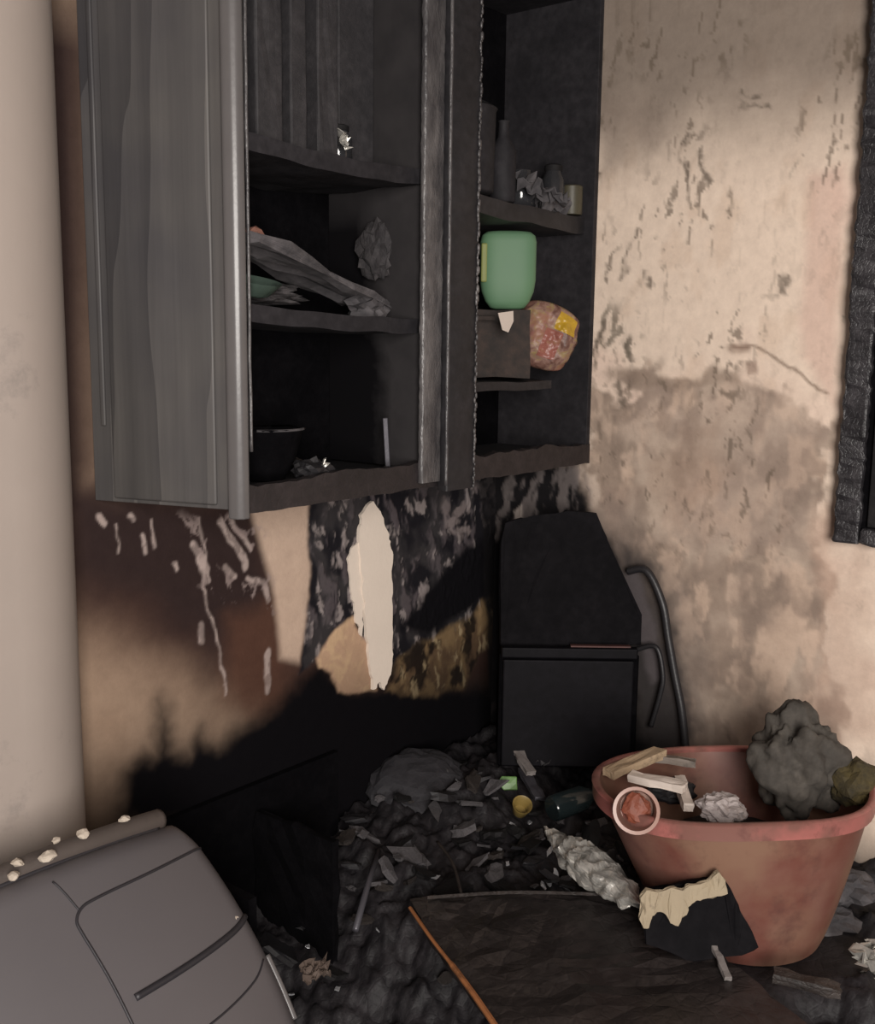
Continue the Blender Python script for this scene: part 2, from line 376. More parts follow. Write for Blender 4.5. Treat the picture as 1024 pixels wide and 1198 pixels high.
def paint_right(p):
    u, v = p.u, p.v
    p.c[:] = CREAM
    big = fbm(u * 4, v * 4, 3); mid = fbm(u * 14 + 3, v * 9, 4); fine = fbm(u * 40 + 9, v * 26, 4)
    p.put(sstep(.5, .75, big) * .5, lin(228, 198, 182))
    p.put(sstep(.55, .75, mid) * .35, lin(208, 182, 160))
    # brushed paint strip beside the dark cabinet
    p.put(p.poly([(-0.931, 2.061), (-1.016, 2.084), (-1.028, 1.514), (-0.944, 1.617), (-0.929, 1.701)], .02, .02) * .5, lin(206, 170, 156))
    # overlay's top darkening painted into the wall colour, only partly soot
    sm = sstep(0, .42, v - (1.98 + .22 * (fbm(u * 5, v * 3, 3) - .5)))
    p.put(sm * .80, lin(104, 94, 86))
    p.put(p.poly([(-0.265, 2.381), (-0.482, 2.286), (-0.561, 2.212), (-0.488, 2.154), (-0.330, 2.123)], .05, .15) * .45, lin(130, 116, 106))
    # grey stained, worn lower half
    low = p.poly([(-0.328, 1.483), (-0.452, 1.524), (-0.542, 1.581), (-0.743, 1.550), (-0.871, 1.540), (-0.962, 1.511), (-1.031, 1.430), (-1.024, 1.322), (-1.051, 1.152), (-1.078, 1.068), (-1.069, 0.889), (-1.211, -0.339), (0.018, -0.964), (-0.074, 0.860), (-0.341, 1.160)], .018, .16)
    tone = fbm(u * 6 + 2, v * 6, 4)
    lc = lin(158, 140, 126); p.put(low * (.62 + .38 * sstep(.35, .6, tone)), lc)
    p.put(low * sstep(.5, .72, mid) * .5, lin(136, 120, 109))
    p.put(low * sstep(.56, .72, fbm(u * 20 + 7, v * 12 + 3, 4)) * .6, lin(204, 180, 162))
    p.put(low * p.flecks(17, 9, .56, .66, 13.) * .6, lin(212, 186, 166)); p.put(low * sstep(-.26, .12, -(v - 1.25)) * 0 + low * p.flecks(11, 11, .55, .70, 33.) * .5, lin(130, 114, 104))
    p.put(p.poly([(-0.627, 1.427), (-0.977, 1.448), (-0.994, 1.188), (-0.841, 1.101), (-0.618, 1.095)], .05, .15) * .35, lin(146, 128, 118))
    p.put(p.poly([(-0.552, 1.375), (-0.701, 1.431), (-0.781, 1.300), (-0.639, 1.193), (-0.479, 1.224)], .04, .12) * .35, lin(160, 134, 116))
    # upper band of the stain and its line
    p.put(p.poly([(-0.395, 1.577), (-0.619, 1.565), (-0.765, 1.578), (-0.772, 1.543), (-0.596, 1.527), (-0.396, 1.544)], .012, .06) * .55, lin(140, 122, 108))
    p.put(p.line([(-0.752, 1.646), (-0.807, 1.649), (-0.890, 1.605), (-0.969, 1.558), (-1.009, 1.538)], .004, .004, .03) * .75, lin(126, 106, 92))
    p.put(p.line([(-0.752, 1.639), (-0.789, 1.646)], .012, .008, .03) * .6, lin(136, 112, 98))
    p.put(p.poly([(-0.787, 1.603), (-0.821, 1.610), (-0.830, 1.575), (-0.794, 1.570)], .006, .02) * .6, lin(130, 104, 92))
    # pale lower patches
    p.put(p.poly([(-1.002, 1.233), (-1.064, 1.262), (-1.084, 0.981), (-1.014, 1.058)], .03, .08) * .6, lin(196, 166, 148))
    p.put(p.poly([(-1.103, 1.159), (-1.152, 1.165), (-1.187, 0.692), (-1.008, 0.647), (-1.037, 0.883)], .06, .12) * .45, lin(178, 148, 132))
    p.put(p.poly([(-0.351, 1.261), (-0.465, 1.223), (-0.490, 0.978), (-0.417, 1.043)], .03, .08) * .5, lin(168, 146, 132))
    # dark flecks, mostly upright
    e = p.flecks(70, 24, .635, .70, 5.)
    dens = sstep(.42, .62, fbm(u * 5 + 8, v * 3.2 + 4, 3))
    p.put(e * (.12 + .6 * dens) * sstep(.9, 1.3, v), lin(104, 92, 80))
    for pts, w in (([(-0.606, 2.186), (-0.601, 2.100), (-0.610, 2.023)], .006), ([(-0.646, 2.203), (-0.636, 2.172)], .009), ([(-0.653, 2.127), (-0.666, 2.062)], .006), ([(-0.720, 2.026), (-0.708, 1.984)], .007),
                   ([(-0.886, 2.106), (-0.874, 2.076)], .005), ([(-0.748, 2.258), (-0.745, 2.237), (-0.775, 2.254), (-0.816, 2.233), (-0.822, 2.212)], .006), ([(-0.751, 2.284), (-0.791, 2.281)], .007), ([(-0.883, 1.807), (-0.889, 1.777)], .005),
                   ([(-0.846, 1.761), (-0.872, 1.769)], .007), ([(-0.551, 2.170), (-0.549, 2.152)], .008), ([(-0.453, 1.666), (-0.467, 1.607)], .010), ([(-0.364, 1.713), (-0.363, 1.605)], .009), ([(-0.330, 2.123), (-0.328, 2.043)], .010),
                   ([(-0.435, 1.887), (-0.425, 1.818)], .010), ([(-0.459, 1.943), (-0.455, 1.920)], .008), ([(-0.492, 1.862), (-0.499, 1.816)], .006), ([(-0.374, 1.854), (-0.370, 1.831)], .006), ([(-0.422, 1.523), (-0.434, 1.487)], .010)):
        z = p.line(pts, w, .005, .09) * (.4 + .6 * sstep(.4, .55, fine)); p.put(z * .8, lin(98, 88, 78))
    z = p.poly([(-0.331, 1.773), (-0.483, 1.724), (-0.502, 1.585), (-0.352, 1.593)], .03, .05) * p.flecks(50, 30, .5, .62, 19.)
    p.put(z * .75, lin(104, 96, 84))
    # soot climbing out of the corner
    p.put(p.poly([(0.070, 1.331), (-0.317, 1.321), (-0.346, 1.186), (-0.473, 1.051), (-0.589, 0.895), (-0.664, 0.711), (-0.708, 0.472), (-0.098, 0.015)], .035, .07) * .75, lin(74, 66, 64))
    p.put(p.poly([(0.070, 1.331), (-0.283, 1.293), (-0.341, 1.160), (-0.419, 1.069), (-0.478, 0.951), (-0.558, 0.815), (-0.673, 0.538), (-0.691, 0.210), (0.039, -0.030)], .014, .05), (.012, .011, .012))
    p.put(p.poly([(-0.368, 1.213), (-0.496, 1.153), (-0.650, 0.979), (-0.738, 0.776), (-0.764, 0.537), (-0.568, 0.486), (-0.435, 0.970)], .06, .12) * .45, lin(104, 95, 90))
    p.put(p.poly([(-0.453, 1.073), (-0.563, 1.039), (-0.654, 0.808), (-0.706, 0.521), (-0.568, 0.486), (-0.499, 0.778), (-0.447, 0.947)], .03, .06) * .8, (.035, .032, .033))
    p.put(p.poly([(-0.456, 0.998), (-0.511, 1.002), (-0.577, 0.868), (-0.600, 0.723), (-0.569, 0.691), (-0.510, 0.856)], .012, .04) * .7, lin(92, 86, 88))
    z = p.poly([(0.069, 1.278), (-0.318, 1.309), (-0.340, 1.185), (-0.194, 1.078), (0.063, 1.005)], .012, .04)
    f = z * p.flecks(46, 15, .45, .6, 29.); p.put(f * .75, lin(112, 104, 102)); p.d += f * .003
    f = p.poly([(-0.067, 1.130), (-0.104, 1.160), (-0.106, 1.086), (-0.170, 1.078), (-0.195, 1.060), (-0.101, 1.059)], .005, .02); p.put(f * .8, lin(176, 164, 156)); p.d += f * .003
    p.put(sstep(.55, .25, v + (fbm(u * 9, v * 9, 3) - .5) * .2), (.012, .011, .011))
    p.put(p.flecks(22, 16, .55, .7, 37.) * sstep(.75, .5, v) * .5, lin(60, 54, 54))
def axis(lo, hi, step, *coarse): return np.array(sorted(list(np.linspace(lo, hi, int(round((hi - lo) / step)) + 1)) + list(coarse)))
wall_mesh('wall_back', axis(-1.75, 0, .004, -3.2, -2.4), axis(.3, 1.4, .004, 0, .15, 1.6, 1.8, 2.0, 2.2, 2.4, 2.62),
          lambda u, v, d: np.stack([u, -d, v], 1), paint_back)
wall_mesh('wall_right', axis(-1.45, 0, .006, -3.4, -2.6, -2.0), axis(.45, 2.5, .006, 0, .2, .33, 2.62),
          lambda u, v, d: np.stack([-d, u, v], 1), paint_right)
CEIL = m_plain('smoked_ceiling', lin(120, 112, 106), .2, .85, 5, .2)
obj('floor', box(-3.2, 0, -3.4, 0, -.06, 0), BROWN, kind='structure')
obj('ceiling', box(-3.2, 0, -3.4, 0, 2.62, 2.68), CEIL, kind='structure')
# white-washed pier on the left with a rounded nose
PIER = m_plain('whitewashed_pier', lin(158, 146, 138), .10, .62, 3.5, .3, dirt=.06, dirtc=lin(104, 100, 98))
arc = [(-1.70 + .20 * math.cos(k * PI / 24), -.001 - .19 * math.sin(k * PI / 24), 0) for k in range(13)]
b = prism([(-3.2, -.191, 0)] + arc[::-1] + [(-3.2, -.001, 0)], (0, 0, 2.61))
obj('wall_left', b, PIER, smooth=True, angle=50, kind='structure')

# plaster strips still standing proud of the burnt wall
WHITE = m_plain('bared_white_plaster', lin(224, 210, 196), .07, .8, 10, .4)
wb = bpy.data.objects['wall_back']
def patch(pts, th, name, mat, parent, label=None):
    n_ = len(pts); out = []
    for i in range(n_):
        (x0, z0), (x1, z1) = pts[i], pts[(i + 1) % n_]
        for k in range(6):
            f_ = k / 6; q = Vector((x0 + (x1 - x0) * f_, 0, z0 + (z1 - z0) * f_)); w = .007 * mnoise.fractal(q * 55, .8, 2, 3)
            out.append((q.x + w, -.002, q.z + .007 * mnoise.fractal(q * 55 + Vector((9, 9, 9)), .8, 2, 3)))
    obj(name, prism(out, (0, -th, 0)), mat, parent, label=label)
patch([(-0.577, 1.222), (-0.543, 1.192), (-0.511, 1.122), (-0.493, 1.059), (-0.495, 0.937), (-0.487, 0.787), (-0.497, 0.714), (-0.526, 0.684), (-0.547, 0.706), (-0.568, 0.692), (-0.589, 0.785), (-0.603, 0.909), (-0.617, 1.030), (-0.627, 1.148), (-0.614, 1.193)], .010, 'plaster_patch', WHITE, wb, 'tall pointed strip of bare white plaster')
patch([(-0.627, 1.121), (-0.617, 1.030), (-0.606, 0.921), (-0.613, 0.851), (-0.637, 0.906), (-0.653, 0.989), (-0.666, 1.073), (-0.650, 1.101)], .006, 'plaster_patch', WHITE, wb)

# ------------------------------------------------------------------ wall cabinet
ZB, ZT = 1.31, 2.60
cab = thing('wall_cabinet', (-.65, -.17, ZB), 'tall charred wall cabinet, doorless, with sooty shelves, hung across the corner wall', 'cabinet')
FY = -.335
# end panel: a board from the front corner back to the wall, slightly splayed
a, c = Vector((-1.305, FY + .01, 0)), Vector((-1.418, -.006, 0)); d = (c - a).normalized(); nrm = Vector((-d.y, d.x, 0)); nrm = -nrm if nrm.x > 0 else nrm
def onpanel(s, off=0.): return a + d * s + nrm * off
L = (c - a).length
def bar(s0, s1, o0, o1, z0, z1, bev): 
    p = [onpanel(s0, o0), onpanel(s1, o0), onpanel(s1, o1), onpanel(s0, o1)]
    return prism([(q.x, q.y, z0) for q in p], (0, 0, z1 - z0), bev=bev, seg=3)
obj('end_panel', bar(0, L, -.018, 0, ZB + .004, ZT, .0015), GRAIN, cab)
obj('raised_field', bar(.045, L - .05, -.001, .006, ZB + .012, ZT - .02, .005), GRAIN, cab, smooth=True, angle=40)
obj('panel_moulding', bar(L - .036, L - .024, -.001, .006, ZB + .16, ZT - .02, .003), GRAIN, cab, smooth=True, angle=60)
# rounded front corner post of the end panel
b = prism([(-1.322, FY + .012, ZB - .012), (-1.318, FY - .004, ZB - .012), (-1.308, FY - .012, ZB - .012), (-1.294, FY - .012, ZB - .012), (-1.286, FY - .004, ZB - .012), (-1.286, FY + .02, ZB - .012), (-1.322, FY + .02, ZB - .012)], (0, 0, ZT - ZB))
bmesh.ops.bevel(b, geom=b.edges, offset=.0035, segments=3, profile=.5, affect='EDGES')
obj('corner_post', b, EDGE, cab, smooth=True, angle=60)
b = bmesh.new()
for k in range(70): pass
obj('inner_edge', tube([(-1.279 + .0015 * mnoise.noise(Vector((0, 0, z * 9))), FY - .003, z) for z in np.arange(ZB + .12, ZT - .03, .02)], .0035, 6, b), STILE, cab, smooth=True)
obj('back_panel', box(-1.40, -.004, -.018, -.006, ZB + .01, ZT), VOID, cab)
obj('side_panel', box(-.022, -.003, FY, -.019, ZB, ZT, .0015), INNER, cab)
k = NT('shaded_char_partition'); sx = k.n('ShaderNodeSeparateXYZ'); k.l(k.co.outputs['Object'], sx.inputs[0])  # black rear and lower part: the bay's shadow painted in, along with char
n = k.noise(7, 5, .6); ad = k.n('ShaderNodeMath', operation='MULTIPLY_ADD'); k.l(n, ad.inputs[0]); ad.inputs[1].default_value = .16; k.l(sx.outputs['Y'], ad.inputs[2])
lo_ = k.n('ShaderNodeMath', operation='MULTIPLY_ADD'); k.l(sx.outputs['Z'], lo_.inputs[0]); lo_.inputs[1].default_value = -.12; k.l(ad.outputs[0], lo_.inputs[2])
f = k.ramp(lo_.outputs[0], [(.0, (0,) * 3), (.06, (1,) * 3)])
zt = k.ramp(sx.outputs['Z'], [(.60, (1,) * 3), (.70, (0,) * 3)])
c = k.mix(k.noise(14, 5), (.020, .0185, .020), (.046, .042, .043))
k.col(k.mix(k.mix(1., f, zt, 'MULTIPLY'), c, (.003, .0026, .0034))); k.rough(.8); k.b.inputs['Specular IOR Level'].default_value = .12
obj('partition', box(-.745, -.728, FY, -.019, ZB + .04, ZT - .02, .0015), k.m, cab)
obj('top_panel', box(-1.31, -.024, FY, -.019, ZT - .02, ZT - .001, .0015), INNER, cab)
obj('bottom_panel', box(-1.30, -.024, FY + .02, -.019, ZB + .018, ZB + .034, .0015), SOOTW, cab)
b = box(-1.284, -.004, FY - .002, FY + .018, ZB - .004, ZB + .056, 0, cuts=0)
bmesh.ops.subdivide_edges(b, edges=[e for e in b.edges if abs((e.verts[0].co - e.verts[1].co).x) > .5], cuts=60)
for v in b.verts:
    if v.co.z > ZB + .02: v.co.z += .010 * mnoise.fractal(Vector((v.co.x * 14, v.co.y * 10, 3)), .8, 2, 3)
    else: v.co.z += .004 * mnoise.noise(Vector((v.co.x * 20, v.co.y * 10, 8)))
obj('bottom_rail', b, RAIL, cab)
# centre post: frame stile with the last stile of a burnt door hanging over it
def rough_post(x0, x1, y0, y1, z0, z1, amp, seed):
    b = box(x0, x1, y0, y1, z0, z1)
    bmesh.ops.bevel(b, geom=[e for e in b.edges if abs((e.verts[0].co - e.verts[1].co).z) > .5], offset=.006, segments=3, profile=.5, affect='EDGES')
    bmesh.ops.subdivide_edges(b, edges=[e for e in b.edges if abs((e.verts[0].co - e.verts[1].co).z) > .5], cuts=150)
    for v in b.verts:
        q = Vector((v.co.x * 60, v.co.y * 60, v.co.z * 45 + seed))
        v.co.x += amp * mnoise.noise(q); v.co.y += amp * mnoise.noise(q + Vector((7, 3, 1)))
    return b
obj('stile', rough_post(-.772, -.702, FY - .016, FY, ZB + .01, ZT - .01, .002, 2), STILE, cab, smooth=True, angle=50)
obj('door_stile', rough_post(-.702, -.590, FY - .034, FY - .002, ZB - .014, ZT - .01, .002, 5), SOOTW, cab, smooth=True, angle=50)
b = bmesh.new(); zz = ZB - .01
while zz < ZT - .03:
    s = .003 + .004 * random.random() ** 2
    q = rock(s, .8, .6, 1.9, 1, .3, 2, zz * 9); place(q, loc=(-.598 + random.uniform(-.003, .003), FY - .036, zz)); b = join(b, q)
    zz += s * random.uniform(1.6, 2.8)
obj('blistered_bead', b, STILE, cab, smooth=True, label='pale blistered bead along the edge', kind='stuff')
obj('door_stile_edge', tube([(-.700 + .002 * mnoise.noise(Vector((0, 4, z * 12))), FY - .030, z) for z in np.arange(ZB, ZT - .02, .015)], .0045, 6), STILE, cab, smooth=True)
# shelves, warped
def shelf(name, x0, x1, z0, z1, y0, sag, th, mat, seed, cut=None):
    b = bmesh.new(); nx, ny = 30, 10; g = {}
    for k in (0, 1):
        for i in range(nx + 1):
            for j in range(ny + 1):
                t = i / nx; x = x0 + (x1 - x0) * t; y = y0 + (-.02 - y0) * j / ny
                if cut: x = x0 + (min(x1, cut(y)) - x0) * t
                z = z0 + (z1 - z0) * t - sag * 4 * t * (1 - t) + .004 * mnoise.noise(Vector((x * 12, y * 12, seed))) - k * th * (1 + .14 * mnoise.noise(Vector((x * 9, y * 9, seed + 5))))
                g[k, i, j] = b.verts.new((x, y, z))
    for i in range(nx):
        for j in range(ny):
            b.faces.new((g[0, i, j], g[0, i + 1, j], g[0, i + 1, j + 1], g[0, i, j + 1])); b.faces.new((g[1, i, j], g[1, i, j + 1], g[1, i + 1, j + 1], g[1, i + 1, j]))
    for i in range(nx):
        for j in (0, ny): b.faces.new((g[0, i, j], g[0, i + 1, j], g[1, i + 1, j], g[1, i, j]))
    for j in range(ny):
        for i in (0, nx): b.faces.new((g[0, i, j], g[0, i, j + 1], g[1, i, j + 1], g[1, i, j]))
    obj(name, b, mat, cab)
shelf('shelf', -1.305, -.746, 2.045, 2.035, FY + .012, .012, .034, INNER, 1)
shelf('shelf', -1.305, -.746, 1.722, 1.70, FY + .02, .006, .034, INNER, 2)
shelf('shelf', -.727, -.023, 2.02, 1.998, FY + .03, .008, .045, SOOTW, 3)
shelf('shelf', -.727, -.023, 1.555, 1.545, FY + .03, .004, .022, SOOTW, 4, cut=lambda y: -.19 + (y - FY) * .8)

# ---- things in the cabinet
def jitter_box(x0, x1, y0, y1, z0, z1, rz=0., amp=.004, seed=1., bev=.004):
    b = box(-(x1 - x0) / 2, (x1 - x0) / 2, -(y1 - y0) / 2, (y1 - y0) / 2, 0, z1 - z0, bev)
    bmesh.ops.subdivide_edges(b, edges=[e for e in b.edges if e.calc_length() > .05], cuts=3, use_grid_fill=True)
    roughen(b, amp, 22, seed); place(b, (0, 0, rz), ((x0 + x1) / 2, (y0 + y1) / 2, z0)); return b
def solo(name, b, mat, loc, label, cat, group=None, smooth=False, angle=None):
    return obj(name, b, mat, None, smooth, loc, label, cat, group, None, angle)
S1 = 2.05
PAGE = m_char('scorched_book_cloth', (.014, .013, .015), (.045, .041, .044), .5, rough=.7, bump=.2)
for x, w, h, dpt, lab in ((-1.23, .05, .34, .20, 'tall sooty book at the left end of the top shelf row'), (-1.15, .07, .30, .22, 'thick sooty book second from left on the top shelf'),
                          (-1.06, .045, .36, .20, 'thin tall sooty book third along the top shelf'), (-.985, .06, .33, .22, 'sooty book right of the thin tall one on the top shelf')):
    t = thing('book', (x, -.15, 2.042), lab, 'book', 'scorched books on the top shelf')
    obj('cover', jitter_box(x - w / 2, x + w / 2, -.15 - dpt / 2, -.15 + dpt / 2 - .01, 2.04, 2.04 + h, .0, .003, x * 9), PAGE, t)
    obj('page_block', box(x - w / 2 + .006, x + w / 2 - .006, -.15 - dpt / 2 + .01, -.15 + dpt / 2 - .016, 2.045, 2.04 + h + .004), CHAR, t)
GL = m_glass('smoked_glass', (.05, .05, .055), .10, .3)
def jar(loc, r, h, lab, name='glass_jar', cat='jar', lid=True):
    t = thing(name, loc, lab, cat)
    b = lathe([(r * .85, 0), (r, h * .06), (r, h * .7), (r * .72, h * .85), (r * .70, h), (r * .62, h), (r * .62, h * .84), (r * .9, h * .68), (r * .9, h * .08), (r * .5, h * .05)], 24, cap1=True)
    place(b, loc=loc); obj('jar_body', b, GL, t, smooth=True, angle=60)
    if lid:
        b = lathe([(r * .76, h * .9), (r * .78, h * .92), (r * .78, h * 1.02), (r * .6, h * 1.05)], 20, cap1=True); place(b, loc=loc); obj('lid', b, CHAR, t, smooth=True, angle=40)
jar((-.895, -.20, 2.032), .032, .085, 'small smoked glass jar catching a white glint on the top shelf', lid=True)
FOIL = m_plain('crumpled_foil', (.56, .54, .50), .25, .34, 20, .3, metallic=.6, dirt=.4, dirtc=(.08, .075, .07))
b = sheet(.035, .03, 8, .02, 3.); place(b, (1.2, .2, .5), (-.945, -.26, 2.075)); solo('foil_scrap', b, FOIL, (-.945, -.26, 2.045), 'tiny bright foil scrap on the upper shelf before the dark jar', 'scrap')
b = box(-.895, -.775, -.2, -.04, 2.035, 2.46, .006); solo('cereal_box', b, PAGE, (-.83, -.12, 2.035), 'tall scorched carton standing against the middle partition on the top shelf', 'box')
# left bay, middle shelf: collapsed plank and melted heap
CLOTH = m_char('burnt_cloth', (.012, .011, .013), (.07, .062, .064), .6, rough=.85, bump=.5)
p0, p1 = Vector((-1.27, -.28, 1.845)), Vector((-.80, -.20, 1.735))
X = (p1 - p0).normalized(); Y = Vector((0, 1, 0)); Y = (Y - X * Y.dot(X)).normalized(); Zv = X.cross(Y)
b = box(-.245, .245, -.07, .07, -.008, .008, 0, cuts=5); roughen(b, .022, 24, 4); basis(b, X, Y, Zv, (p0 + p1) / 2)
solo('fallen_board', b, ASHY, (-1.03, -.24, 1.72), 'ash-dusted board slanting down to the right across the middle shelf', 'board')
b = rock(.10, 1.4, .75, .26, 4, .5, 2.3, 5.); place(b, loc=(-1.14, -.17, 1.745)); solo('burnt_cloth', b, CLOTH, (-1.13, -.2, 1.715), 'dark melted bundle heaped under the slanting board on the middle shelf', 'cloth', smooth=False)
TERRA = m_plain('scorched_terracotta', lin(120, 82, 70), .2, .7, 30, .3, dirt=.3)
b = rock(.022, 1.4, .8, .6, 2, .4, 2, 8.); place(b, (0, .2, .3), (-1.225, -.30, 1.851)); solo('pot_shard', b, TERRA, (-1.225, -.3, 1.84), 'small orange-brown shard atop the slanting board, left end', 'shard')
MINT = m_plain('sooty_green_glaze', lin(70, 84, 76), .25, .4, 30, .2, dirt=.3)
b = lathe([(.02, 0), (.035, .006), (.055, .03), (.058, .034), (.05, .03), (.03, .01), (.01, .008)], 24, cap1=True); place(b, (.25, 0, 0), (-1.21, -.265, 1.735)); solo('small_dish', b, MINT, (-1.21, -.265, 1.735), 'small sooty green dish tipped near the left end of the middle shelf', 'dish', smooth=True, angle=50)
# melted thing stuck upon the partition and scraps by it
b = rock(.055, .35, .9, 1.15, 3, .5, 2.2, 12.); place(b, loc=(-.772, -.20, 1.86)); solo('melted_cup', b, CLOTH, (-.772, -.2, 1.8), 'grey melted lump stuck to the partition above the middle shelf', 'cup')
b = rock(.05, 1.2, .8, .6, 3, .5, 2.2, 15.); place(b, loc=(-.84, -.24, 1.727)); solo('melted_cup', b, ASHY, (-.84, -.24, 1.7), 'grey melted lump lying at the right end of the middle shelf', 'cup')
# left bay, bottom
t = thing('bowl', (-1.12, -.2, 1.345), 'blackened bowl with a grey rim line on the cabinet floor, left bay', 'bowl')
b = lathe([(.035, 0), (.04, .004), (.065, .05), (.082, .11), (.086, .115), (.078, .108), (.06, .05), (.03, .012)], 32, cap1=True); roughen(b, .004, 20); place(b, loc=(-1.12, -.2, 1.345)); obj('bowl_body', b, VOID, t, smooth=True)
b = tube([(-1.12 + .084 * math.cos(k * .105), -.2 + .084 * math.sin(k * .105), 1.460) for k in range(36, 52)], .003, 6); obj('rim', b, ASHY, t, smooth=True)
b = rock(.035, 1.3, 1, .7, 3, .5, 2, 21.); place(b, loc=(-1.07, -.29, 1.372)); solo('cinder', b, SOOTW, (-1.07, -.29, 1.347), 'black cinder lump in front of the blackened bowl', 'cinder')
b = sheet(.03, .012, 6, .012, 9.); place(b, (1, .3, .9), (-1.06, -.315, 1.385)); solo('glass_sliver', b, FOIL, (-1.06, -.315, 1.37), 'tiny glinting sliver on the cabinet floor beside the cinder', 'sliver')
GREYM = m_plain('grey_heat_dulled_metal', lin(84, 82, 88), .15, .4, 14, .2, metallic=.4, dirt=.2)
b = box(-.006, .006, -.003, .003, 0, .125, .002); place(b, (.0, -.06, -.6), (-.79, -.26, 1.345)); solo('metal_strip', b, GREYM, (-.79, -.26, 1.345), 'upright grey metal strip leaning at the partition on the cabinet floor', 'strip')
b = rock(.03, 1.6, .5, .3, 3, .5, 2, 31.); place(b, (0, .4, 0), (-.93, -.10, 1.362)); solo('cinder', b, BROWN, (-.93, -.1, 1.35), 'small brown cinder at the back of the cabinet floor, left bay', 'cinder')

# right bay, top shelf
t = thing('saucepan', (-.465, -.2, 2.02), 'dark sooty saucepan standing on the right bay top shelf by the post', 'saucepan')
b = lathe([(.085, 0), (.092, .006), (.095, .20), (.099, .206), (.092, .204), (.088, .01)], 40, cap1=True); place(b, loc=(-.465, -.20, 2.02)); obj('pan_body', b, INNER, t, smooth=True, angle=50)
b = lathe([(.097, .208), (.07, .222), (.02, .23), (.012, .25), (.001, .252)], 32); place(b, loc=(-.465, -.20, 2.02)); obj('lid', b, SOOTW, t, smooth=True, angle=50)
t = thing('bottle', (-.325, -.24, 2.01), 'dark bottle beside the saucepan on the right bay top shelf', 'bottle')
b = lathe([(.03, 0), (.034, .005), (.034, .13), (.015, .165), (.013, .2), (.016, .205), (.001, .206)], 24); place(b, loc=(-.325, -.24, 2.010)); obj('bottle_body', b, INNER, t, smooth=True, angle=50)
jar((-.215, -.22, 2.006), .042, .10, 'squat smoked glass jar on the right bay top shelf', lid=False)
jar((-.125, -.265, 2.004), .032, .12, 'narrow smoked glass jar near the wall end of the top shelf', lid=True)
b = sheet(.16, .13, 14, .05, 5.); place(b, (.3, .2, .4), (-.20, -.275, 2.02)); solo('ash_scrap', b, ASHY, (-.2, -.275, 2.0), 'crumpled grey scrap lying before the jars on the top shelf', 'scrap')
OLIVE = m_plain('scorched_olive_tin', lin(66, 62, 48), .2, .5, 20, .2, dirt=.2)
b = lathe([(.03, 0), (.031, .003), (.031, .075), (.028, .078), (.001, .076)], 24); place(b, loc=(-.07, -.29, 2.0)); solo('small_tin', b, OLIVE, (-.07, -.29, 2.0), 'small olive tin against the right side on the top shelf', 'tin', smooth=True, angle=40)
# right bay, lower shelf
VR = Vector((.633, -.774, 0)); VD = Vector((.774, .633, 0))       # across and away, for things standing square to the doorway
BOXB = m_char('scorched_cardboard', (.008, .006, .0055), (.040, .024, .018), .7, rough=.8, bump=.2)
b = box(-.13, .095, -.06, .06, 0, .178, 0, cuts=4); roughen(b, .006, 14, 3); basis(b, VR, VD, Z, Vector((-.300, -.20, 1.556)))
t = thing('cardboard_box', (-.33, -.2, 1.556), 'scorched brown cardboard box under the green bottle', 'box')
obj('carton', b, BOXB, t)
b = box(-.13, .0, -.06, -.055, .172, .182, .0); place(b, (.25, 0, 0)); basis(b, VR, VD, Z, Vector((-.300, -.20, 1.554))); obj('flap', b, BOXB, t)
GREEN = NT('green_plastic'); n = GREEN.noise(6, 4)
GREEN.col(GREEN.mix(n, lin(84, 116, 92), lin(92, 126, 92))); GREEN.rough(.6); GREEN.bump(GREEN.noise(30, 3), .1, .002); GREEN = GREEN.m
t = thing('detergent_bottle', (-.28, -.21, 1.736), 'pale green plastic bottle on the scorched box in the right bay', 'bottle')
b = bmesh.new(); rings = []
prof = [(.030, .030), (.050, .0), (.058, .018), (.068, .045), (.0705, .10), (.0705, .175), (.066, .190), (.052, .199), (.02, .201)]
prof = [(.034, .0), (.044, .004), (.056, .020), (.066, .045), (.0705, .075), (.0705, .172), (.067, .188), (.056, .197), (.03, .200)]
for r, z in prof:
    rings.append([b.verts.new((math.copysign(abs(math.cos(q)) ** .6, math.cos(q)) * r * 1.07, math.copysign(abs(math.sin(q)) ** .7, math.sin(q)) * r * .55, z * 1.03)) for q in [2 * PI * k / 40 for k in range(40)]])
for p_, q_ in zip(rings, rings[1:]):
    for k in range(40): b.faces.new((p_[k], p_[(k + 1) % 40], q_[(k + 1) % 40], q_[k]))
b.faces.new(rings[0][::-1]); b.faces.new(rings[-1])
basis(b, VR, VD, Z, Vector((-.271, -.224, 1.737))); obj('bottle_body', b, GREEN, t, smooth=True, angle=50)
YEL = m_plain('yellowed_label', lin(122, 128, 72), .15, .6, 20, .2)
b = box(-.0735, -.057, -.034, -.022, .07, .172, .004); basis(b, VR, VD, Z, Vector((-.271, -.224, 1.737))); obj('heat_mark', b, YEL, t, label='olive scorched strip down the left edge')
PAPER = m_plain('off_white_paper', lin(205, 192, 182), .08, .8, 14, .3, dirt=.05)
b = prism([(-0.445, -0.322, 1.722), (-0.379, -0.322, 1.729), (-0.377, -0.322, 1.703), (-0.399, -0.322, 1.674), (-0.425, -0.322, 1.680)], (.002, .003, 0)); solo('paper_scrap', b, PAPER, (-.3, -.29, 1.665), 'white torn paper scrap wedged under the green bottle', 'scrap')
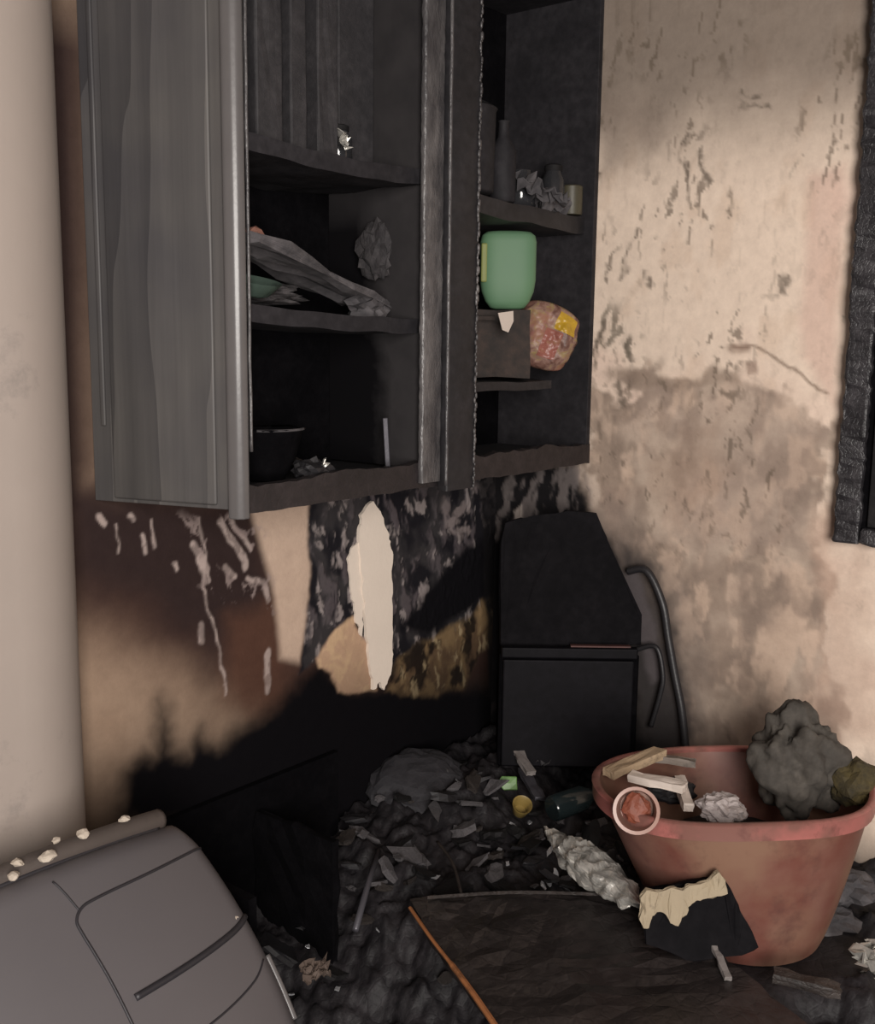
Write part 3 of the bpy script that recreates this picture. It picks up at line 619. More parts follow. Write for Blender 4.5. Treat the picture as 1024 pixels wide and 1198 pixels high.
# packet: a puffed printed bag
def m_packet():
    k = NT('scorched_packet_print'); v = k.mapping((1, 1, 1))
    n = k.noise(26, 5, .6, v, .6); n2 = k.noise(13, 3, .5, v)
    c = k.ramp(n, [(.30, lin(70, 46, 40)), (.42, lin(112, 80, 70)), (.52, lin(142, 112, 100)), (.60, lin(148, 126, 84)), (.72, lin(162, 146, 134))])
    c = k.mix(k.ramp(n2, [(.55, (0,) * 3), (.62, (.7,) * 3)]), c, lin(140, 90, 80))
    k.col(c); k.rough(.5); k.bump(n, .5, .004); return k.m
PK = m_packet()
t = thing('snack_packet', (-.13, -.26, 1.56), 'crumpled pinkish brown packet with a yellow corner beside the green bottle', 'packet')
def packet_pt(s_, q_, side):
    # a pillow pack, s across, q up, in -1..1
    e = max(0, 1 - abs(s_) ** 2.6) * max(0, 1 - abs(q_) ** 2.2)
    z_ = .040 * e ** .6 * side + .012 * mnoise.fractal(Vector((s_ * 2.2, q_ * 2.2, side)), .8, 2.1, 3) * e ** .3 + .006 * math.sin(s_ * 7 + q_ * 4) * e
    k = 1 - .18 * q_ * q_ * abs(s_)
    return Vector((s_ * .092 * k + .006 * mnoise.noise(Vector((q_ * 3, side, 0))), z_, q_ * .092 * (1 - .20 * s_ * s_)))
def packet_patch(s0, s1, q0, q1, side, off, n_=26):
    b_ = bmesh.new(); g_ = [[b_.verts.new(packet_pt(s0 + (s1 - s0) * i / n_, q0 + (q1 - q0) * j / n_, side) + Vector((0, off, 0))) for j in range(n_ + 1)] for i in range(n_ + 1)]
    for i in range(n_):
        for j in range(n_): b_.faces.new((g_[i][j], g_[i + 1][j], g_[i + 1][j + 1], g_[i][j + 1]))
    return b_
PB = Matrix.Rotation(.35, 4, 'Y')
def pk(b_): bmesh.ops.transform(b_, matrix=PB, verts=b_.verts); return basis(b_, VR, VD, Z, Vector((-.146, -.262, 1.668)))
b = join(packet_patch(-1, 1, -1, 1, -1, 0, 40), packet_patch(-1, 1, -1, 1, 1, 0, 40)); bmesh.ops.remove_doubles(b, verts=b.verts, dist=.0004)
obj('packet_body', pk(b), PK, t, smooth=True)
YC = m_plain('yellow_print', lin(176, 140, 40), .2, .4, 30, .2, dirt=.15, dirtc=lin(120, 84, 50))
obj('yellow_corner', pk(packet_patch(.18, .86, .30, .86, -1, -.0012)), YC, t, smooth=True, label='bright yellow corner')
RC = m_plain('red_print', lin(140, 86, 76), .25, .4, 30, .2, dirt=.2, dirtc=lin(150, 120, 90))
obj('red_panel', pk(packet_patch(-.05, .50, -.62, .26, -1, -.0012)), RC, t, smooth=True)

# ------------------------------------------------------------------ charred cabinet at the right edge, on the right wall
t = thing('charred_cupboard', (-.06, -1.3, 1.175), 'black charred cupboard with blistered edge high on the pale right wall', 'cupboard')
BLIST = m_char('blistered_black', (.006, .0055, .007), (.06, .055, .06), .45, rough=.4, bscale=90, bump=.6, stretch=(1, 1, .9))
obj('carcass', box(-.04, -.004, -1.72, -1.075, 1.185, 2.6, .003), VOID, t)
b = box(-.058, -.004, -1.128, -1.068, 1.176, 2.6, .006)
bmesh.ops.subdivide_edges(b, edges=[e for e in b.edges if e.calc_length() > .5], cuts=110)
roughen(b, .007, 40, 3); obj('edge_stile', b, BLIST, t)
b = box(-.060, -.004, -1.72, -1.13, 1.176, 1.215, .006)
bmesh.ops.subdivide_edges(b, edges=[e for e in b.edges if e.calc_length() > .3], cuts=40); roughen(b, .006, 40, 5); obj('bottom_rail', b, BLIST, t)
obj('door', box(-.052, -.041, -1.70, -1.145, 1.22, 2.58, .003), CHAR, t)

# ------------------------------------------------------------------ grey plastic appliance, lower left
PLAST = m_plain('grey_moulded_plastic', lin(86, 82, 84), .10, .45, 4, .08, dirt=.04, dirtc=lin(70, 66, 64))
DARKP = m_plain('dark_slot_plastic', lin(40, 38, 42), .2, .5, 20, .2)
TAU = math.radians(43)
t = thing('plastic_appliance', (-1.75, -.5, 0), 'grey moulded plastic appliance with rounded lid and dark handle slot, leaning at the left', 'appliance')
AX = Vector((1, 0, 0)); BX = Vector((0, -math.sin(TAU), -math.cos(TAU))); NX = Vector((0, -math.cos(TAU), math.sin(TAU)))
O = Vector((-1.503, -.375, .758))                        # upper right corner of the sloping face
RIGHT, LEFT, BOT = .012, -.62, .46
def bulge(s, q):                                       # the face bows out in the middle
    w = (s - LEFT) / (RIGHT - LEFT); return .052 * (1 - (2 * w - 1) ** 2) + .012 * math.sin(PI * min(max(q / BOT, 0), 1))
def face(s, q, o=0.): return O + AX * s + BX * q + NX * (bulge(s, q) + o)
def face_patch(pts_fn, ns, nq, thick):
    b = bmesh.new(); g = [[b.verts.new(pts_fn(i / ns, j / nq)) for j in range(nq + 1)] for i in range(ns + 1)]
    for i in range(ns):
        for j in range(nq): b.faces.new((g[i][j], g[i + 1][j], g[i + 1][j + 1], g[i][j + 1]))
    return b
def surf(s, q, o=0.):
    w = (s - LEFT) / (RIGHT - LEFT); f_ = q / BOT
    widen = (.075 * f_ ** .9 - .050 * f_ ** 2.2 - .022 * max(0, 1 - f_ / .16) ** 2) * w
    e = min(s - LEFT, RIGHT - s, q, 9); R_ = .045
    rr = -(R_ - math.sqrt(max(R_ * R_ - max(R_ - e, 0) ** 2, 0)))
    return face(s, q, rr + o) + AX * widen
def shell():
    b = bmesh.new(); ns, nq = 56, 36; F_, K_ = [], []
    for i in range(ns + 1):
        w = .5 - .5 * math.cos(PI * i / ns); s_ = LEFT + (RIGHT - LEFT) * w
        F_.append([]); K_.append([])
        for j in range(nq + 1):
            q = BOT * (j / nq) ** 1.4; f = surf(s_, q)
            F_[i].append(b.verts.new(f)); k = surf(min(max(s_, LEFT + .05), RIGHT - .05), q); k = O + AX * ((f - O).dot(AX) * .98) + BX * q + NX * -.14; K_[i].append(b.verts.new(k))
    for i in range(ns):
        for j in range(nq):
            b.faces.new((F_[i][j], F_[i + 1][j], F_[i + 1][j + 1], F_[i][j + 1])); b.faces.new((K_[i][j], K_[i][j + 1], K_[i + 1][j + 1], K_[i + 1][j]))
        for j in (0, nq): b.faces.new((F_[i][j], F_[i + 1][j], K_[i + 1][j], K_[i][j]))
    for j in range(nq):
        for i in (0, ns): b.faces.new((F_[i][j], F_[i][j + 1], K_[i][j + 1], K_[i][j]))
    return b
obj('casing', shell(), PLAST, t, smooth=True, angle=50)
def groove(pts, r, name='seam', mat=DARKP):
    fine = [p_.to_2d() for p_ in smooth_path([(s, q, 0) for s, q in pts], 8)]
    obj(name, tube([surf(p_.x, p_.y, .0002) for p_ in fine], r, 8), mat, t, smooth=True)
groove([(.0, .072), (-.08, .080), (-.16, .086), (-.25, .090), (-.285, .095), (-.304, .112), (-.306, .135), (-.304, .17), (-.300, .25), (-.296, .44)], .0026)
groove([(-.292, .098), (-.302, .036)], .0018)
groove([(-.02, .305), (-.06, .330), (-.14, .350), (-.24, .362)], .0020)
groove([(-.277, .262), (-.2, .258), (-.12, .250), (-.05, .238), (-.005, .222)], .0062, 'handle_slot')
LIPM = m_plain('sooted_brown_lip', lin(74, 66, 62), .2, .6, 12, .3, dirt=.3, dirtc=lin(40, 32, 30))
# upper lip of the lid with the dark gap below it
b = bmesh.new()
obj('lid_lip', tube(smooth_path([O + AX * s + BX * (-.012) + NX * (bulge(s, 0) * .9 - .03) for s in (-.60, -.5, -.4, -.3, -.2, -.1, -.03)], 6), .020, 14), LIPM, t, smooth=True)
groove([(-.6, .004), (-.45, .004), (-.3, .004), (-.15, .004), (-.03, .006)], .006, 'lid_gap')
obj('side_trim', tube(smooth_path([surf(.006, q, .003) for q in (.30, .34, .38, .42)], 6), .007, 8), EDGE, t, smooth=True, label='paler strip along the right side')
obj('base', box(-2.06, -1.50, -.60, -.24, .0, .40, .02), PLAST, t, smooth=True, angle=40)
PLB = m_plain('fallen_plaster', lin(176, 164, 150), .15, .85, 30, .5)
CR = 'white crumb of fallen plaster on top of the grey appliance'
for k, (s, q, r) in enumerate(((-.285, -.01, .013), (-.21, -.024, .011), (-.46, .0, .010), (-.405, -.008, .008), (-.355, .002, .010), (-.335, -.018, .009), (-.12, -.026, .008), (-.50, -.018, .010), (-.545, .012, .010), (-.43, -.022, .008), (-.26, -.03, .007), (-.005, .216, .006), (-.035, .236, .005))):
    q_ = rock(r, 1.2, .9, .7, 2, .45, 2.2, k * 3.7); p_ = O + AX * s + BX * q + NX * (bulge(s, max(q, 0)) * .95 + (.004 if q >= 0 else -.006)); place(q_, (0, 0, k), p_)
    solo('plaster_crumb', q_, PLB, p_ - Z * r * .5, CR, 'crumb', 'plaster crumbs on the grey appliance')

# ------------------------------------------------------------------ burnt base cabinet and the ash heap
def sst(a_, b_, x):
    x = min(max((x - a_) / (b_ - a_), 0), 1); return x * x * (3 - 2 * x)
def heap(x, y):
    h = .10 + .24 * sst(-1.15, -.70, x + .25 * (y + .5))
    h += .08 * sst(-.75, -.45, x) * sst(-.45, -.25, y)
    h += .05 * sst(-.9, -1.3, y) * sst(-1.4, -1.1, x) * (1 - sst(-.75, -.6, x))
    n = mnoise.fractal(Vector((x * 7, y * 7, 2)), .85, 2.1, 5)
    flat = sst(.32, .18, math.hypot(x + .45, y + 1.06))
    h += .045 * n * (1 - flat)
    return h * (1 - flat) + .335 * flat
HEAPM = m_char('ash_and_cinders', (.0035, .003, .004), (.030, .026, .029), .45, rough=.62, bscale=40, bump=.5, spec=.3)
b = bmesh.new(); nx, ny = 200, 250; g = []
for i in range(nx + 1):
    x = -1.46 + 1.455 * i / nx; row = []
    for j in range(ny + 1):
        y = -1.85 + 1.84 * j / ny
        h = heap(x, y) + (.018 * mnoise.fractal(Vector((x * 17, y * 17, 1)), .9, 2.2, 4) + .004 * mnoise.noise(Vector((x * 60, y * 60, 0)))) * sst(.22, .30, math.hypot(x + .45, y + 1.06))
        row.append(b.verts.new((x, y, max(h, .004))))
    g.append(row)
for i in range(nx):
    for j in range(ny):
        b.faces.new((g[i][j], g[i + 1][j], g[i + 1][j + 1], g[i][j + 1]))
bmesh.ops.delete(b, geom=[v for v in b.verts if not v.link_faces], context='VERTS')
obj('ash_heap', b, HEAPM, None, True, (-.7, -.9, 0), 'wet black ash and cinders heaped over the kitchen floor', 'ash', kind='stuff')
t = thing('base_cabinet', (-.9, -.3, 0), 'burnt out black base cabinet carcass under the scorched wall', 'cabinet')
obj('side_panel', box(-1.40, -1.38, -.45, -.02, .13, .57, 0), VOID, t)
obj('back_panel', box(-1.378, -.72, -.022, -.006, .14, .56), VOID, t)
b = box(-1.02, -1.00, -.30, -.03, .14, .50, 0, cuts=5); roughen(b, .012, 14, 2); obj('partition', b, VOID, t)

# a charred front and panel standing across the corner
P0, P1 = Vector((-.286, -.235, 0)), Vector((-.035, -.545, 0)); ed = (P1 - P0).normalized(); en = Vector((ed.y, -ed.x, 0)); en = -en if en.x > 0 else en
BLACKB = m_char('deep_char', (.0028, .0025, .0033), (.0085, .0075, .009), .5, rough=.75, bscale=16, bump=.25, spec=.08)
SOOTG = m_char('sooty_oven_enamel', (.003, .0026, .0036), (.007, .0062, .0085), .6, rough=.6, bscale=8, bump=.1, spec=.12)
t = thing('burnt_oven', (-.2, -.33, .36), 'black burnt oven carcass wedged in the corner left of the tub', 'oven')
b = prism([P0 + Z * .44, P1 + Z * .44, Vector((-.012, -.50, .44)), Vector((-.012, -.03, .44))], (0, 0, .34), bev=.006, seg=1); obj('carcass', b, VOID, t)
def slab(p, q, z0, z1, off, th, bev=.003, cuts=0):
    return prism([p + en * off + Z * z0, q + en * off + Z * z0, q + en * (off + th) + Z * z0, p + en * (off + th) + Z * z0], (0, 0, z1 - z0), bev=bev)
obj('door', slab(P0 + ed * .01, P1 - ed * .02, .45, .765, .001, .018, .004), SOOTG, t)
obj('control_panel', slab(P0 + ed * .005, P1 - ed * .01, .770, .80, -.012, .03, .004), SOOTG, t)
REDB = m_plain('rust_red_edge', lin(78, 46, 42), .2, .6, 20, .2, dirt=.3)
obj('edge_strip', slab(P0 + ed * .2, P1 - ed * .03, .802, .806, -.008, .018, .0), REDB, t, label='dull red strip along the top edge')
# charred board behind it, reaching up the wall
b = prism([(-0.252, -0.214, 0.788), (-0.256, -0.209, 1.077), (-0.248, -0.219, 1.146), (-0.218, -0.256, 1.161), (-0.175, -0.309, 1.143), (-0.139, -0.353, 1.182), (-0.088, -0.416, 1.178), (-0.068, -0.441, 1.111), (-0.051, -0.462, 1.027), (-0.011, -0.511, 0.896), (0.025, -0.556, 0.799)], (.010, .012, 0)); bmesh.ops.triangulate(b, faces=b.faces); bmesh.ops.subdivide_edges(b, edges=b.edges, cuts=3); roughen(b, .006, 14, 8)
solo('charred_board', b, BLACKB, (-.14, -.28, .80), 'black charred board with sloped edge standing on the burnt oven in the corner', 'board')
HOSE = m_plain('sooty_hose', (.018, .017, .019), .3, .45, 20, .3)
b = tube(smooth_path([(-0.030, -0.492, 1.013), (-0.030, -0.551, 1.022), (-0.030, -0.603, 0.940), (-0.030, -0.626, 0.846), (-0.030, -0.652, 0.741), (-0.030, -0.677, 0.648), (-0.030, -0.697, 0.528)], 8), .011, 10)
solo('hose', b, HOSE, (-.03, -.6, .55), 'black sooty hose hanging down the right wall behind the tub', 'hose', smooth=True)
b = tube(smooth_path([(-0.035, -0.532, 0.792), (-0.035, -0.593, 0.811), (-0.035, -0.618, 0.735), (-0.035, -0.611, 0.671), (-0.035, -0.588, 0.578)], 8), .007, 8)
solo('cable', b, HOSE, (-.035, -.57, .6), 'thin dark cable looping beside the hose on the right wall', 'cable', smooth=True)

# ------------------------------------------------------------------ rubber tub
RUB = NT('pink_orange_rubber'); n = RUB.noise(7, 5, .6); n2 = RUB.noise(11, 8, .7); n3 = RUB.noise(4, 4, .5)
c = RUB.mix(RUB.ramp(n, [(.35, (0,) * 3), (.65, (1,) * 3)]), lin(108, 64, 55), lin(124, 88, 77))
c = RUB.mix(RUB.ramp(n3, [(.42, (0,) * 3), (.58, (.85,) * 3)]), c, lin(132, 102, 84))
c = RUB.mix(RUB.ramp(n2, [(.52, (0,) * 3), (.74, (.75,) * 3)]), c, lin(82, 54, 50))
RUB.col(c); RUB.rough(.45); RUB.bump(n2, .15, .004); RUB = RUB.m
RIMM = NT('worn_pink_rim'); n = RIMM.noise(6.5, 4, .6); n2 = RIMM.noise(16, 6, .7)
c = RIMM.mix(RIMM.ramp(n, [(.42, (0,) * 3), (.58, (1,) * 3)]), lin(160, 98, 92), lin(122, 84, 76)); c = RIMM.mix(RIMM.ramp(n2, [(.52, (0,) * 3), (.7, (.8,) * 3)]), c, lin(92, 58, 54))
RIMM.col(c); RIMM.rough(.42); RIMM.bump(n2, .15, .003); RIMM = RIMM.m
BC, RC_ = Vector((-.455, -1.055, .337)), Vector((-.497, -1.035, 0))
t = thing('rubber_tub', BC, 'large pinkish orange rubber tub full of rubble in front of the pale wall', 'tub')
SEG = 64
def rimz(a_): return .685 + .018 * math.cos(a_ - 5.4) + .006 * math.sin(3 * a_)
def tubpt(a_, f_, inset=0.):
    # f_ 0 at the foot, 1 at the rim; the mouth is a slightly squashed ring, wider across than deep
    c_ = BC.lerp(Vector((RC_.x, RC_.y, 0)), f_); ru, rv = .175 + .125 * f_ ** .85, .175 + .085 * f_ ** .85
    ru -= inset; rv -= inset
    k = 1 + .012 * math.sin(2 * a_ + 1) * f_ + .01 * math.sin(5 * a_) * f_
    q = VR * ru * math.cos(a_) * k + VD * rv * math.sin(a_) * k
    return Vector((c_.x + q.x, c_.y + q.y, BC.z + (rimz(a_) - BC.z) * f_))
b = bmesh.new(); NV = 14; outer = [[b.verts.new(tubpt(2 * PI * k / SEG, j / NV)) for k in range(SEG)] for j in range(NV + 1)]
inner = [[b.verts.new(tubpt(2 * PI * k / SEG, j / NV, .007) + (Vector((0, 0, .008)) if j == 0 else Vector())) for k in range(SEG)] for j in range(NV + 1)]
for G in (outer, inner):
    for j in range(NV):
        for k in range(SEG): b.faces.new((G[j][k], G[j][(k + 1) % SEG], G[j + 1][(k + 1) % SEG], G[j + 1][k]))
    b.faces.new(G[0])
for k in range(SEG): b.faces.new((outer[NV][k], outer[NV][(k + 1) % SEG], inner[NV][(k + 1) % SEG], inner[NV][k]))
obj('tub_body', b, RUB, t, smooth=True, angle=50)
b = bmesh.new(); rings = []
for k in range(SEG):
    a_ = 2 * PI * k / SEG; p_ = tubpt(a_, 1.0); o_ = (VR * math.cos(a_) + VD * math.sin(a_))
    rings.append([b.verts.new(p_ + o_ * dx + Z * dz) for dx, dz in ((.007, -.004), (.008, .001), (.004, .004), (-.006, .004), (-.010, .001), (-.009, -.006), (.0, -.034), (.005, -.032))])
for k in range(SEG):
    A_, B_ = rings[k], rings[(k + 1) % SEG]
    for m_ in range(8): b.faces.new((A_[m_], A_[(m_ + 1) % 8], B_[(m_ + 1) % 8], B_[m_]))
obj('rim', b, RIMM, t, smooth=True, angle=60, label='paler pink rolled rim')
b = bmesh.new()
for k in range(40):
    for j in range(12): pass
b = rock(1, .185, .155, .05, 4, .2, 4, 61.); basis(b, VR, VD, Z, Vector((-.487, -1.04, .515))); obj('rubble', b, CHAR, t, kind='stuff')
# things in the tub
PALEW = m_plain('pale_split_wood', lin(160, 138, 112), .15, .75, 20, .4, dirt=.18, dirtc=lin(60, 50, 44))
GREYW = m_plain('grey_broken_board', lin(112, 102, 94), .15, .75, 20, .4, dirt=.2)
def stick(p, q, w, h, mat, name, label, cat, seed=1., group=None, amp=.006, parent=None):
    p, q = Vector(p), Vector(q); X_ = (q - p).normalized(); Y_ = Z.cross(X_).normalized(); Z_ = X_.cross(Y_)
    L_ = (q - p).length; b_ = box(-L_ / 2, L_ / 2, -w / 2, w / 2, -h / 2, h / 2, 0, cuts=4); roughen(b_, amp, 30, seed); basis(b_, X_, Y_, Z_, (p + q) / 2)
    if parent: return obj(name, b_, mat, parent)
    m_ = (p + q) / 2; return solo(name, b_, mat, (m_.x, m_.y, min(p.z, q.z) - h / 2), label, cat, group)
stick((-0.647, -0.805, 0.690), (-0.477, -0.843, 0.700), .035, .020, PALEW, 'wood_piece', 'pale split wood piece at the left back of the tub', 'wood', 3)
stick((-0.494, -0.826, 0.690), (-0.448, -0.923, 0.685), .022, .016, GREYW, 'wood_piece', 'grey wood stick behind the pale ones in the tub', 'wood', 5)
stick((-0.605, -0.838, 0.680), (-0.595, -0.968, 0.685), .030, .018, PAPER, 'white_slat', 'white painted slat broken across the left of the tub', 'slat', 7, amp=.004)
stick((-0.528, -0.921, 0.670), (-0.632, -0.996, 0.660), .022, .02, PAPER, 'white_slat', 'short white slat end pointing down inside the tub', 'slat', 9, amp=.004)
b = rock(.045, 1.2, .8, .6, 3, .3, 2.4, 71.); basis(b, VR, VD, Z, Vector((-0.508, -0.898, 0.630))); solo('cinder', b, SOOTW, (-0.444, -0.866, 0.600), 'black cinder among the slats in the tub', 'cinder')
CUPM = m_plain('translucent_beige_plastic', lin(150, 116, 104), .1, .4, 12, .1)
RUST = m_plain('rust_residue', lin(118, 62, 44), .4, .6, 30, .4, dirt=.2)
cp = Vector((-0.797, -0.959, 0.700)); ax = (Vector((-2.679, -1.960, 1.650)) - cp).normalized(); ax = (ax + Vector((0, 0, -.1))).normalized(); cx = Z.cross(ax).normalized(); cy = ax.cross(cx)
t = thing('plastic_cup', cp - Z * .05, 'tipped pinkish plastic cup with rusty inside on the left rim of the tub', 'cup')
b = lathe([(.030, -.07), (.036, -.06), (.044, 0), (.048, .003), (.048, .007), (.041, .006), (.034, -.055), (.01, -.06)], 32, cap1=True); basis(b, cx, cy, ax, cp); obj('cup_body', b, CUPM, t, smooth=True, angle=50)
b = rock(1, .027, .030, .012, 3, .3, 2, 77.); basis(b, cx, cy, ax, cp - ax * .032); obj('residue', b, RUST, t, label='rusty brown residue')
b = rock(1, .045, .035, .026, 4, .35, 1.8, 13.)
for v in b.verts: v.co += v.co.normalized() * .007 * (1 - 2 * abs(mnoise.noise(v.co * 45)))
basis(b, VR, VD, Z, Vector((-0.612, -1.065, 0.672))); solo('crumpled_paper', b, m_plain('dull_wet_paper', lin(158, 148, 146), .1, .7, 20, .2, dirt=.15, dirtc=lin(90, 84, 84)), (-0.583, -1.051, 0.650), 'white crumpled paper at the front middle of the tub', 'paper')
# grey cloth bundle and scorched yellow lump over the right rim
GCL = m_char('grey_wet_cloth', (.030, .026, .022), (.088, .076, .064), .7, rough=.85, bscale=26, bump=.5)
b = rock(1, .086, .075, .112, 5, .40, 1.5, 83.)
for v in b.verts:
    q_ = v.co * 16; v.co += v.co.normalized() * (.011 * (1 - 2 * abs(mnoise.noise(q_ * .7))) + .0025 * (1 - 2 * abs(mnoise.noise(q_ * 2.3))))
place(b, (0, -.35, 0))
basis(b, VR, VD, Z, Vector((-0.396, -1.150, 0.720)) + VD * .02); solo('cloth_bundle', b, GCL, (-0.403, -1.159, 0.620), 'grey sodden cloth bundle heaped over the right side of the tub', 'cloth', smooth=True)
b = rock(1, .05, .05, .05, 3, .35, 1.8, 87.); basis(b, VR, VD, Z, Vector((-0.363, -1.239, 0.700)) + VR * .018); 
YELD = m_char('scorched_yellow_sponge', (.014, .011, .006), (.11, .08, .022), .35, rough=.85, bscale=50)
solo('sponge', b, YELD, (-0.407, -1.256, 0.670), 'scorched dark yellow sponge on the right rim beside the cloth bundle', 'sponge')

# ------------------------------------------------------------------ big pieces on the heap
BOARDM = m_char('wet_charred_board', (.010, .008, .008), (.034, .028, .027), .5, rough=.38, bscale=30, bump=.5)
t = thing('charred_door', (-0.894, -0.939, 0.390), 'large flat charred door panel lying on the ash in the foreground', 'door')
q = [(-0.975, -0.494, 0.415), (-0.800, -0.657, 0.415), (-0.631, -0.895, 0.415), (-0.685, -1.024, 0.415), (-0.773, -1.232, 0.415), (-0.922, -1.478, 0.415), (-1.291, -1.076, 0.415), (-1.148, -0.792, 0.415), (-1.063, -0.635, 0.415)]
b = prism(q, (0, 0, -.02)); bmesh.ops.triangulate(b, faces=[f_ for f_ in b.faces if len(f_.verts) > 4]); bmesh.ops.subdivide_edges(b, edges=b.edges, cuts=7, use_grid_fill=True)
roughen(b, .010, 16, 3); obj('panel', b, BOARDM, t)
OR = m_plain('orange_bare_wood', lin(150, 96, 58), .25, .6, 30, .3, dirt=.3, dirtc=lin(60, 40, 28))
b = tube(smooth_path([(-1.013, -0.532, 0.420), (-1.077, -0.646, 0.420), (-1.126, -0.742, 0.420), (-1.176, -0.836, 0.420), (-1.243, -0.953, 0.420)], 6), [.004] * 12 + [.006] * 13, 6); obj('bare_edge', b, OR, t, label='bare orange wood along the left edge')
b = tube(smooth_path([(-0.960, -0.537, 0.424), (-0.817, -0.668, 0.424), (-0.698, -0.819, 0.424)], 6), .004, 6); obj('back_edge', b, BROWN, t, label='dull back edge')
# foil bag
p, q = Vector((-0.637, -0.676, 0.470)), Vector((-0.732, -0.903, 0.460)); X = (q - p).normalized(); Y = Z.cross(X).normalized(); Zv = X.cross(Y)
b = rock(1, (q - p).length * .72, .043, .036, 5, .20, 1.1, 95.)
for v in b.verts: v.co += .010 * Vector((0, 1 - 2 * abs(mnoise.noise(v.co * 26)), 1 - 2 * abs(mnoise.noise(v.co * 30 + Vector((5, 5, 5))))))
basis(b, X, Y, Zv, (p + q) / 2); solo('foil_bag', b, FOIL, ((p + q) / 2 - Z * .04), 'crumpled silver foil bag lying left of the tub', 'bag')
# charred carton with torn pale edge
BLACKB = bpy.data.materials['deep_char']
t = thing('charred_carton', (-0.701, -1.071, 0.420), 'black charred carton with a torn cream edge leaning before the tub', 'carton')
ref = [(-0.822, -0.990, 0.544), (-0.763, -1.055, 0.558), (-0.712, -1.109, 0.578), (-0.703, -1.137, 0.541), (-0.699, -1.163, 0.498), (-0.696, -1.195, 0.441), (-0.730, -1.163, 0.422), (-0.794, -1.088, 0.414), (-0.839, -1.018, 0.445)]
b = prism(ref, VD * .018 - Z * .006); bmesh.ops.triangulate(b, faces=b.faces); bmesh.ops.subdivide_edges(b, edges=b.edges, cuts=3); roughen(b, .006, 18, 6); obj('carton_body', b, BLACKB, t)
TORN = m_plain('torn_cream_card', lin(150, 136, 114), .2, .8, 24, .4, dirt=.2, dirtc=lin(60, 50, 42))
q = [(-0.849, -1.001, 0.548), (-0.837, -1.009, 0.562), (-0.822, -1.028, 0.559), (-0.805, -1.046, 0.568), (-0.791, -1.065, 0.563), (-0.780, -1.074, 0.571), (-0.766, -1.090, 0.575), (-0.750, -1.104, 0.584), (-0.736, -1.115, 0.597), (-0.731, -1.129, 0.582), (-0.735, -1.135, 0.559), (-0.750, -1.121, 0.553), (-0.769, -1.100, 0.546), (-0.781, -1.088, 0.540), (-0.792, -1.079, 0.533), (-0.798, -1.077, 0.520), (-0.813, -1.068, 0.501), (-0.821, -1.057, 0.504), (-0.824, -1.047, 0.517), (-0.834, -1.032, 0.523), (-0.842, -1.026, 0.516), (-0.852, -1.024, 0.494), (-0.859, -1.017, 0.491), (-0.858, -1.009, 0.510), (-0.851, -1.009, 0.529)]
b = prism(q, VD * -.010); bmesh.ops.triangulate(b, faces=b.faces); bmesh.ops.subdivide_edges(b, edges=b.edges, cuts=2); roughen(b, .006, 40, 2); obj('torn_edge', b, TORN, t, label='torn cream coloured edge')
# green cap, yellow pot, grey shards
GC = m_plain('green_plastic_scrap', lin(92, 128, 70), .12, .45, 20, .1)
b = prism([(-.028, 0, .004), (-.016, 0, .022), (.026, 0, .020), (.028, 0, -.016), (-.012, 0, -.018)], (0, .010, 0), bev=.003); bmesh.ops.triangulate(b, faces=b.faces); bmesh.ops.subdivide_edges(b, edges=b.edges, cuts=1); roughen(b, .004, 30, 2); place(b, (-.5, 0, 0)); basis(b, VR, VD, Z, Vector((-0.355, -0.322, 0.435)))
solo('green_scrap', b, GC, (-0.327, -0.302, 0.420), 'small bright green plastic scrap on the ash heap', 'scrap')
YP = m_plain('scorched_yellow_pot', lin(128, 108, 58), .2, .5, 20, .2, dirt=.3)
t = thing('yellow_pot', (-0.438, -0.421, 0.410), 'small scorched yellow plastic pot below the green cap', 'pot')
b = lathe([(.016, 0), (.02, .004), (.025, .035), (.027, .036), (.027, .040), (.022, .036), (.016, .008)], 24, cap1=True); place(b, (.5, -.4, 0), Vector((-0.438, -0.421, 0.410))); obj('pot_body', b, YP, t, smooth=True, angle=50)
def shard(px3, w, h, mat, name, label, cat, rot, seed, fold=.02, group=None):
    b_ = sheet(w, h, 10, fold, seed, .006); place(b_, rot, px3); return solo(name, b_, mat, Vector(px3) - Z * .02, label, cat, group)
GRY = m_plain('pale_grey_fragment', lin(116, 110, 108), .2, .7, 20, .4, dirt=.25)
shard((-0.122, -0.318, 0.520), .12, .06, GRY, 'ceramic_shard', 'pale grey broken shard below the burnt oven', 'shard', (.6, .1, -.7), 3.)
shard((-0.042, -0.393, 0.500), .06, .035, GRY, 'ceramic_shard', 'narrow grey shard right of the larger pale one', 'shard', (.6, .1, -.9), 6.)
shard((-0.190, -0.341, 0.470), .07, .05, ASHY, 'ceramic_shard', 'dull ash-grey shard just below the pale broken one', 'shard', (.7, .0, -.5), 9.)
stick((-0.229, -0.241, 0.500), (-0.322, -0.378, 0.470), .028, .014, GRY, 'tile_fragment', 'grey tile sliver slanting above the green cap', 'tile', 4)
stick((-0.253, -0.302, 0.440), (-0.352, -0.429, 0.420), .03, .014, GREYM, 'tile_fragment', 'shiny grey sliver right of the green cap', 'tile', 6)
